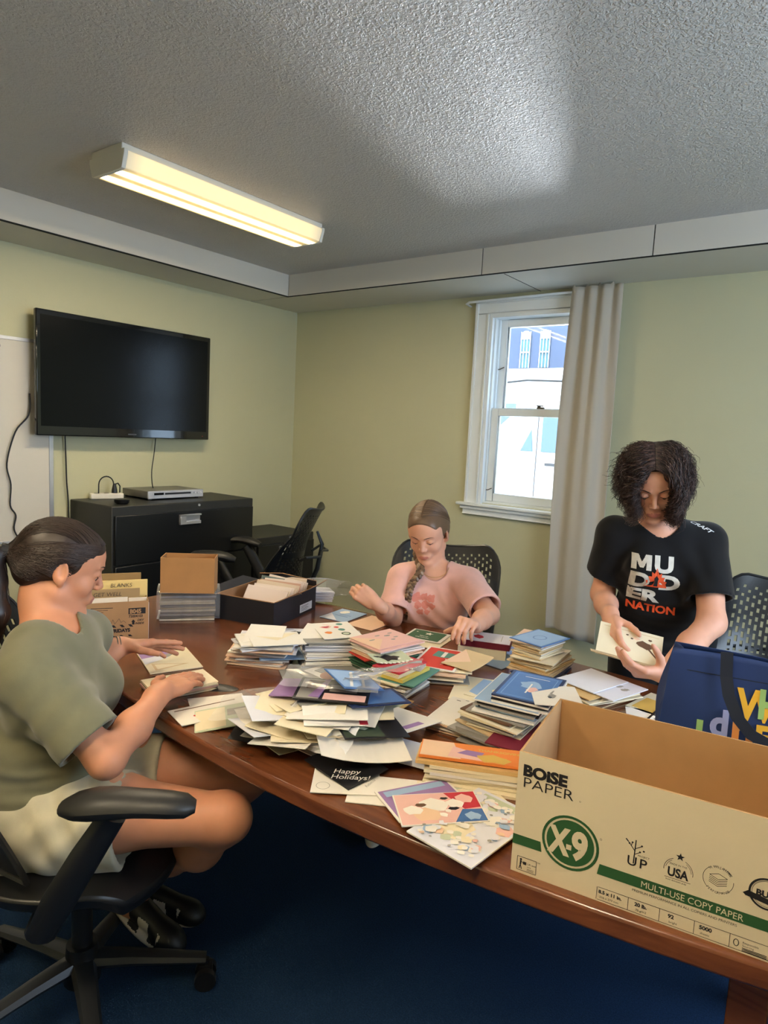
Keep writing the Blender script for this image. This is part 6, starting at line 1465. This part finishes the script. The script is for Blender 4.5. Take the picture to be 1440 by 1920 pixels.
# --- stack at the far side by the standing woman
z = stack('tan envelope in the spread stack at the far side near the standing woman', 'tan envelopes near the standing woman', -.640, 1.955, Z0, 8, .205, .140, 68, ['tan', 'cream', 'kraft', 'brown', 'tan'], jp=.014, ja=10)
card('envelope', 'grey-white envelope with faint pencil drawing, under the blank white one', 'envelope', .175, .125, .0025, -.590, 1.972, z, 74, 'cool', [('grey', cc(.02, -.03, .010, 9, 1.2, .5)), ('grey', cc(.03, -.005, .008, 9, 1.4, .5))]); z += .004
card('envelope', 'blank white envelope on top of the spread stack near the standing woman', 'envelope', .175, .135, .0025, -.656, 1.982, z, 74, 'cool')
card('greeting_card', 'gold-sheened card flat on the table in front of the blue bag', 'greeting card', .165, .125, .002, -.470, 2.03, Z0, 80, 'cream', [('gold', rc(-.07, -.05, .03, .05))])  # the gold rectangle paints a yellow glare on to the card
card('photo_strip', 'black strip with two small black and white photographs beside the blue bag', 'photograph', .062, .11, .002, -.435, 1.935, Z0+.004, -2, 'black', [('grey', rc(-.024, .004, .024, .046)), ('white', rc(-.024, -.046, .024, -.004)), ('grey', cc(.0, -.026, .014, 10, 1.1, .2))])
card('envelope', 'white-edged card under the photo strip by the blue bag', 'envelope', .15, .10, .002, -.455, 1.93, Z0, 20, 'white')
# --- orange long stack in front of the copy paper box
z = stack('cream long envelope in the stack beside the copy paper box', 'long envelopes beside the copy paper box', -.655, 1.290, Z0, 6, .235, .105, 26, ['cream', 'peach', 'cream', 'white'], jp=.008, ja=3, th=(.005, .008), flaps=0)
card('brochure', 'kraft folder under the orange brochure beside the copy paper box', 'folder', .24, .088, .008, -.672, 1.272, z, 26, 'kraft'); z += .011
card('brochure', 'glossy orange and pink brochure with gold lettering beside the copy paper box', 'brochure', .245, .078, .006, -.668, 1.280, z, 27, 'orange', [('peach', [(-.12, -.037), (-.03, -.037), (-.05, .037), (-.12, .037)]), ('pink', [(-.06, -.03), (.03, -.035), (.0, .0), (-.05, .02)]), ('purple', [(-.04, -.01), (.01, -.02), (.02, .005), (-.02, .01)]), ('gold', tx('THANKSGIVING', .014, .005, .012, bold=.0003)), ('gold', cc(.04, -.02, .018, 12, 2.2, .2))]); z += .009
card('envelope', 'long white envelope at the back of the orange brochure', 'envelope', .215, .05, .003, -.650, 1.330, z-.02, 25, 'white')
# --- big long white envelopes near the table edge
card('envelope', 'long blank white envelope flat near the table edge', 'envelope', .245, .115, .002, -.745, 1.128, Z0, 31, 'white', [('cream', rc(.02, -.057, .122, .057))])
card('envelope', 'white envelope with faint handwriting and a stamp ring, under the black holiday card', 'envelope', .145, .115, .002, -.872, 1.080, Z0+.003, 37, 'white', [('grey', cc(-.048, -.030, .015, 20)), ('white', cc(-.048, -.030, .0138, 20)), ('grey', tx('Mary', .012, .030, -.022, 50, shear=.3)), ('grey', tx('Rebecca', .011, .046, -.030, 60, shear=.3))])
# --- floral group next to the copy paper box
card('envelope', 'pale yellow envelope under the floral envelopes by the copy paper box', 'envelope', .215, .145, .002, -.665, 1.172, Z0+.003, 62, 'cream', [('sage', rc(-.02, .02, .09, .07)), ('peach', cc(.03, .0, .008, 8, 1.5, .3))])
def floral(sc, w_, h_, seed):
    r = random.Random(seed); A = []
    for c, n in (('sage', 12), ('white', 18), ('lblue', 14), ('peach', 6), ('cream', 12), ('white', 20), ('pink', 6), ('cool', 20), ('grey', 14), ('white', 14)):
        for _ in range(n):
            rr = r.uniform(.004, .011)*sc*(.35 if c == 'grey' else 1); A.append((c, cc(r.uniform(-w_/2+rr*1.5, w_/2-rr*1.5), r.uniform(-h_/2+rr*1.5, h_/2-rr*1.5), rr, 11, r.uniform(.8, 1.3), .16)))
    return A
card('brochure', 'large pale floral card with pink, yellow and blue blossoms by the copy paper box', 'greeting card', .235, .150, .003, -.570, 1.112, Z0+.009, 84, 'white', [('cool', rc(-.117, -.074, .117, .074)), ('cream', cc(-.04, .02, .035, 12, 1.2, .15)), ('pink', cc(.02, -.055, .016, 12, 1.3, .15)), ('sage', rc(.085, -.074, .108, .05))]+floral(1, .22, .14, 4))
card('envelope', 'lilac-lined open envelope between the pale yellow and the floral ones', 'envelope', .17, .12, .002, -.700, 1.125, Z0+.0062, 62, 'white', [('purple', rc(-.080, -.055, .080, .055)), ('lblue', rc(-.07, .03, .07, .05))])
card('envelope', 'triangular-flapped floral envelope with crimson and blue flowers', 'envelope', .175, .110, .0025, -.650, 1.108, Z0+.0128, 46, 'white', [('pink', rc(-.085, -.053, .085, .053)), ('crim', [(.02, .053), (.085, .053), (.085, -.005), (.05, -.01)]), ('pink', cc(.058, .028, .016, 12, 1.2, .15)), ('blue', [(.02, -.053), (.085, -.053), (.085, -.012), (.045, -.01)]), ('lblue', cc(.060, -.035, .013, 12, 1.3, .2)), ('white', cc(.035, .012, .015, 12, 1.3, .2)), ('white', cc(-.01, .010, .024, 12, 1.3, .12)), ('peach', cc(-.03, -.022, .022, 12, 1.4, .14)), ('white', cc(-.055, -.005, .015, 12, 1.4, .14)), ('black', cc(.018, .032, .005, 8, 1.6, .3)), ('black', cc(.03, -.006, .006, 8, 1.8, .3)), ('brown', cc(-.035, .012, .007, 8, 1.6, .2))], tilt=(0, -1))
# --- under the hands of the woman in olive
card('envelope', 'open white envelope with a printed liner under the far hand of the woman in olive', 'envelope', .205, .160, .003, -1.776, 1.270, Z0, -22, 'cream', [('cool', [(-.10, -.078), (.02, -.078), (-.02, .0), (-.10, .02)]), ('tan', [(.02, -.06), (.085, -.06), (.055, .05)]), ('cream', [(.03, -.052), (.075, -.052), (.053, .03)]), ('grey', cc(-.045, .0, .018, 12, 1.1, .2)), ('purple', [(-.10, -.078), (-.035, -.078), (-.06, .02), (-.10, .03)])])
z = stack('cream card in the small pile under the near hand of the woman in olive', 'cards under the hand of the woman in olive', -1.560, 1.150, Z0, 4, .185, .115, 74, ['cream', 'peach', 'pink', 'cream'], jp=.003, ja=2, flaps=0, js=.004, th=(.0035, .005), tilt=.3)
card('greeting_card', 'blank cream card on top of the small pile under the near hand', 'greeting card', .185, .115, .003, -1.560, 1.152, z, 74, 'cream')
# --- cards near the far side, between the bag and the woman in pink
card('greeting_card', 'blue and white lettered card flat at the far side by the clear bag', 'greeting card', .165, .125, .002, -1.738, 2.085, Z0, 96, 'lblue', [('cool', [(-.08, -.02), (.0, .06), (-.08, .06)]), ('blue', rc(-.02, -.03, -.012, .03)), ('blue', rc(.0, -.035, .006, .02)), ('white', cc(.04, .02, .018, 10, 1.3, .2))])
card('envelope', 'pale pink blank envelope flat in front of the woman in pink', 'envelope', .175, .125, .002, -1.591, 2.085, Z0, 92, 'peach')
card('envelope', 'grey glossy sheet beside the black carton', 'brochure', .18, .12, .0015, -1.62, 1.75, Z0, 60, 'grey'); card('brochure', 'printed leaflet half under the black carton', 'brochure', .16, .11, .0015, -1.715, 1.76, Z0, 40, 'cool', [('black', cc(.02, .0, .02, 10, 1.3, .3))])
# --- cards by the seated woman's forearm
card('envelope', 'white card with a thin dark red stripe and small seal near the table edge', 'envelope', .195, .105, .0018, -1.368, 1.110, Z0+.003, 74, 'white', [('brown', rc(-.085, .035, .085, .040)), ('red', cc(-.04, -.012, .008, 10, 1.5, .1))])
card('envelope', 'blank white card under the red-striped one near the table edge', 'envelope', .15, .10, .0018, -1.40, 1.160, Z0, 60, 'white')
card('envelope', 'pale green-cream envelope propped on the scattered pile near the table edge', 'envelope', .165, .115, .002, -1.295, 1.105, Z0+.012, 52, 'sage', [('grey', rc(.0, .0, .05, .035)), ('black', rc(-.075, -.048, -.068, -.045)), ('black', cc(-.05, -.047, .004, 8, 1.4, .4)), ('cream', rc(-.08, -.05, -.005, .05))], tilt=(4, -8))

# --- the big scattered pile
PG = 'cards and envelopes loose in the scattered pile'
for i in range(44):
    q = i/44; a = RN.uniform(0, 2*pi); rr = sqrt(RN.random())*(1-.35*q); ex = .155*rr*cos(a); ey = .085*rr*sin(a)
    x = -1.060+ex*.75-ey*.62; y = 1.195+ex*.60+ey*.80; z = Z0+.0021*i+RN.uniform(0, .002)
    c = RN.choice(['white', 'white', 'cream', 'grey', 'sage', 'cool', 'peach', 'white', 'cream', 'white', 'grey', 'dgreen' if q < .3 else 'white', 'black' if q < .35 else 'cream'])
    card(RN.choice(['envelope', 'greeting_card']), 'loose card or envelope among many in the scattered pile at the table middle', 'card', RN.choice((.16, .175, .19)), RN.choice((.11, .125, .14)), .0016, x, y, z, RN.uniform(0, 180), c, group=PG, tilt=(RN.uniform(-5, 5), RN.uniform(-5, 5)), flap=.5 if RN.random() < .3 else None, bend=RN.choice((0, .002, .004)))
# named pieces on and around it
card('greeting_card', 'black Happy Holidays card with a white sketch at the near end of the pile', 'greeting card', .150, .120, .003, -.905, 1.118, Z0+.012, -8, 'black', [('grey', [(-.06, .035), (-.02, .055), (.03, .05), (.01, .03), (-.03, .02)]), ('white', [(-.055, .03), (-.035, .045), (-.03, .025)]), ('white', cc(-.012, .040, .006, 8, 1.6, .3)), ('white', tx('Happy', .023, .008, -.046, 45, shear=.2)), ('white', tx('Holidays!', .023, .020, -.064, 45, shear=.2))], tilt=(3, 3))
card('photograph', 'dark photo card with a bright forest floor on the near slope of the pile', 'photograph', .165, .115, .002, -.925, 1.225, Z0+.062, 60, 'black', [('dgreen', rc(-.078, -.052, .02, .052)), ('sage', cc(-.03, .0, .018, 10, 1.6, .3))], tilt=(5, 6))
card('paper_napkin', 'large creased white sheet draped over the near end of the pile', 'paper', .21, .16, .0015, -.915, 1.175, Z0+.042, 52, 'white', [], tilt=(7, 8), bend=.012)
card('envelope', 'large cream-white envelope at the far end of the pile', 'envelope', .205, .15, .002, -.930, 1.330, Z0+.036, 84, 'white', [('sage', cc(-.06, .02, .02, 10, 1.2, .2)), ('purple', rc(-.02, -.06, .05, -.04))], tilt=(-4, 5))
card('envelope', 'white-blue flap of an envelope pointing out of the pile to the bare table', 'envelope', .17, .11, .0015, -.845, 1.262, Z0+.012, 20, 'cool', tilt=(2, 4))
card('envelope', 'cream folded sheet across the middle of the pile', 'envelope', .22, .10, .004, -1.085, 1.160, Z0+.083, 35, 'cream', tilt=(6, -3), bend=.008)
card('envelope', 'white envelope with a red edge on the near slope of the pile', 'envelope', .15, .085, .002, -.985, 1.165, Z0+.088, 48, 'white', [('crim', rc(.055, -.04, .075, -.015))], tilt=(8, 2))
card('greeting_card', 'lilac purple envelope on top of the pile', 'envelope', .13, .11, .003, -1.135, 1.205, Z0+.104, 25, 'purple', tilt=(2, -6))
card('greeting_card', 'dark picture card with a pink edge on top of the pile', 'greeting card', .185, .125, .003, -1.055, 1.240, Z0+.108, 32, 'black', [('grey', rc(-.085, -.055, -.03, .055)), ('pink', rc(-.02, -.055, .085, -.02)), ('grey', rc(-.01, -.01, .06, .03)), ('brown', rc(-.07, .0, -.03, .05))], tilt=(3, 0))
card('greeting_card', 'navy card under the crumpled clear wrapper on the pile', 'greeting card', .16, .11, .003, -.975, 1.300, Z0+.095, 62, 'navy', [('blue', rc(-.07, -.045, .07, .045))], tilt=(-2, 3))
card('envelope', 'shiny blue foil-lined envelope standing out of the top of the pile', 'envelope', .13, .10, .002, -1.035, 1.295, Z0+.128, 75, 'blue', [('lblue', rc(-.06, -.045, .06, .045)), ('white', [(-.04, -.04), (-.03, -.04), (.02, .04), (.01, .04)]), ('white', [(-.0, -.04), (.008, -.04), (.05, .03), (.045, .04)])], tilt=(10, 14))
card('envelope', 'orange-brown kraft envelope with an opened flap behind the pile', 'envelope', .21, .13, .003, -1.115, 1.400, Z0+.02, 62, 'kraft', tilt=(0, 0))
card('greeting_card', 'pale card with black ink birds behind the pile', 'greeting card', .19, .13, .002, -1.165, 1.375, Z0+.030, 50, 'sage', [('black', cc(-.06, .02, .010, 9, 1.5, .4)), ('black', cc(-.05, -.03, .007, 9, 1.5, .4)), ('black', cc(.05, .03, .008, 9, 1.5, .4)), ('black', cc(.02, .04, .006, 9, 1.5, .4))], tilt=(3, 0))
card('envelope', 'second kraft envelope with a bird-print card beside the pile', 'envelope', .17, .12, .003, -1.055, 1.440, Z0+.008, 95, 'kraft', [('sage', rc(-.07, -.05, .06, .04)), ('black', cc(.0, .0, .006, 8, 1.6, .4))])
o = MB().add([(.024*cos(2*pi*i/20), .024*sin(2*pi*i/20), 0) for i in range(20)]+[(.024*cos(2*pi*i/20), .024*sin(2*pi*i/20), .0008) for i in range(20)], [tuple(range(20))[::-1], tuple(range(20, 40))]+[(i, (i+1) % 20, 20+(i+1) % 20, 20+i) for i in range(20)]).build('round_sticker', mat('peach_sticker', (214, 160, 140), .6)); o.location = (-1.12, 1.295, Z0+.117); o.rotation_euler = (rad(4), 0, 0); tag(o, 'round peach sticker on the clear wrapper of the pile', 'sticker')
# clear wrappers
def wrap(label, c, u_, v_, seed, amp, name='plastic_wrapper'):
    c, u_, v_ = Vector(c), Vector(u_), Vector(v_)
    o = crumple(lambda a, b: tuple(c+u_*(a-.5)+v_*(b-.5)), 30, 24, seed, amp).build(name, M_CLEAR, smooth=True, org=c); tag(o, label, 'plastic wrapper')
wrap('crumpled clear wrapper rising from the far end of the pile', (-.985, 1.345, TZ+.148), (.16, .13, .045), (-.06, .07, -.015), 31, .030)
wrap('flat clear wrapper lying over the dark cards on the pile', (-1.085, 1.265, TZ+.125), (.22, .12, .0), (-.08, .12, .0), 35, .010)
wrap('clear wrapper spilling from the pile toward the seated woman', (-1.215, 1.135, TZ+.060), (.20, .10, .05), (-.10, .14, .0), 41, .022)
wrap('clear wrapper bunched over the near slope of the pile', (-1.005, 1.125, TZ+.055), (.20, .02, .0), (-.03, .09, .045), 53, .014)
# --- the open card in the standing woman's hands
t = thing('open_card', 'cream greeting card with a bird drawing, held open by the standing woman', 'greeting card', (-.600, 2.083, .860))
ux, uy = Vector((.93, .33, -.14)).normalized(), Vector((.10, .62, .42)).normalized()
def leaf(name, o_, a, b, c, art=()):
    fr = frame(o_, a, b); m = MB(); m.M = fr; m.box((0, 0, 0), (c[0], c[1], .0022), None, 0)
    mats = [pm(c[2])]
    for col, pts in art:
        if pm(col) not in mats: mats.append(pm(col))
        m.add([(x, y, .0016) for x, y in pts], [tuple(range(len(pts)))], mats.index(pm(col)))
    m.build(name, mats, t)
leaf('back_leaf', (0, .055, .012), ux, uy, (.195, .125, 'cream'), [('tan', [(-.085, .050), (.085, .050), (.085, .052), (-.085, .052)]), ('brown', cc(.045, .012, .013, 10, 1.9, .25)), ('brown', [(.055, .008), (.088, -.028), (.084, -.030), (.05, .004)]), ('peach', cc(.02, .03, .006, 8, 1.6, .3)), ('brown', cc(-.01, .036, .003, 8, 1.4, .3)), ('brown', cc(.06, .035, .004, 8, 1.4, .3)), ('brown', cc(.005, .026, .003, 8, 1.4, .3))])
leaf('front_leaf', (.006, -.022, -.012), ux, Vector((.10, .80, -.20)), (.195, .070, 'tan'), [('grey', [(-.09, -.012), (-.03, -.008), (-.03, -.010), (-.09, -.015)]), ('grey', [(-.07, .01), (-.02, .004), (-.02, .002), (-.07, .007)]), ('brown', cc(.03, .0, .012, 10, 1.6, .2))])
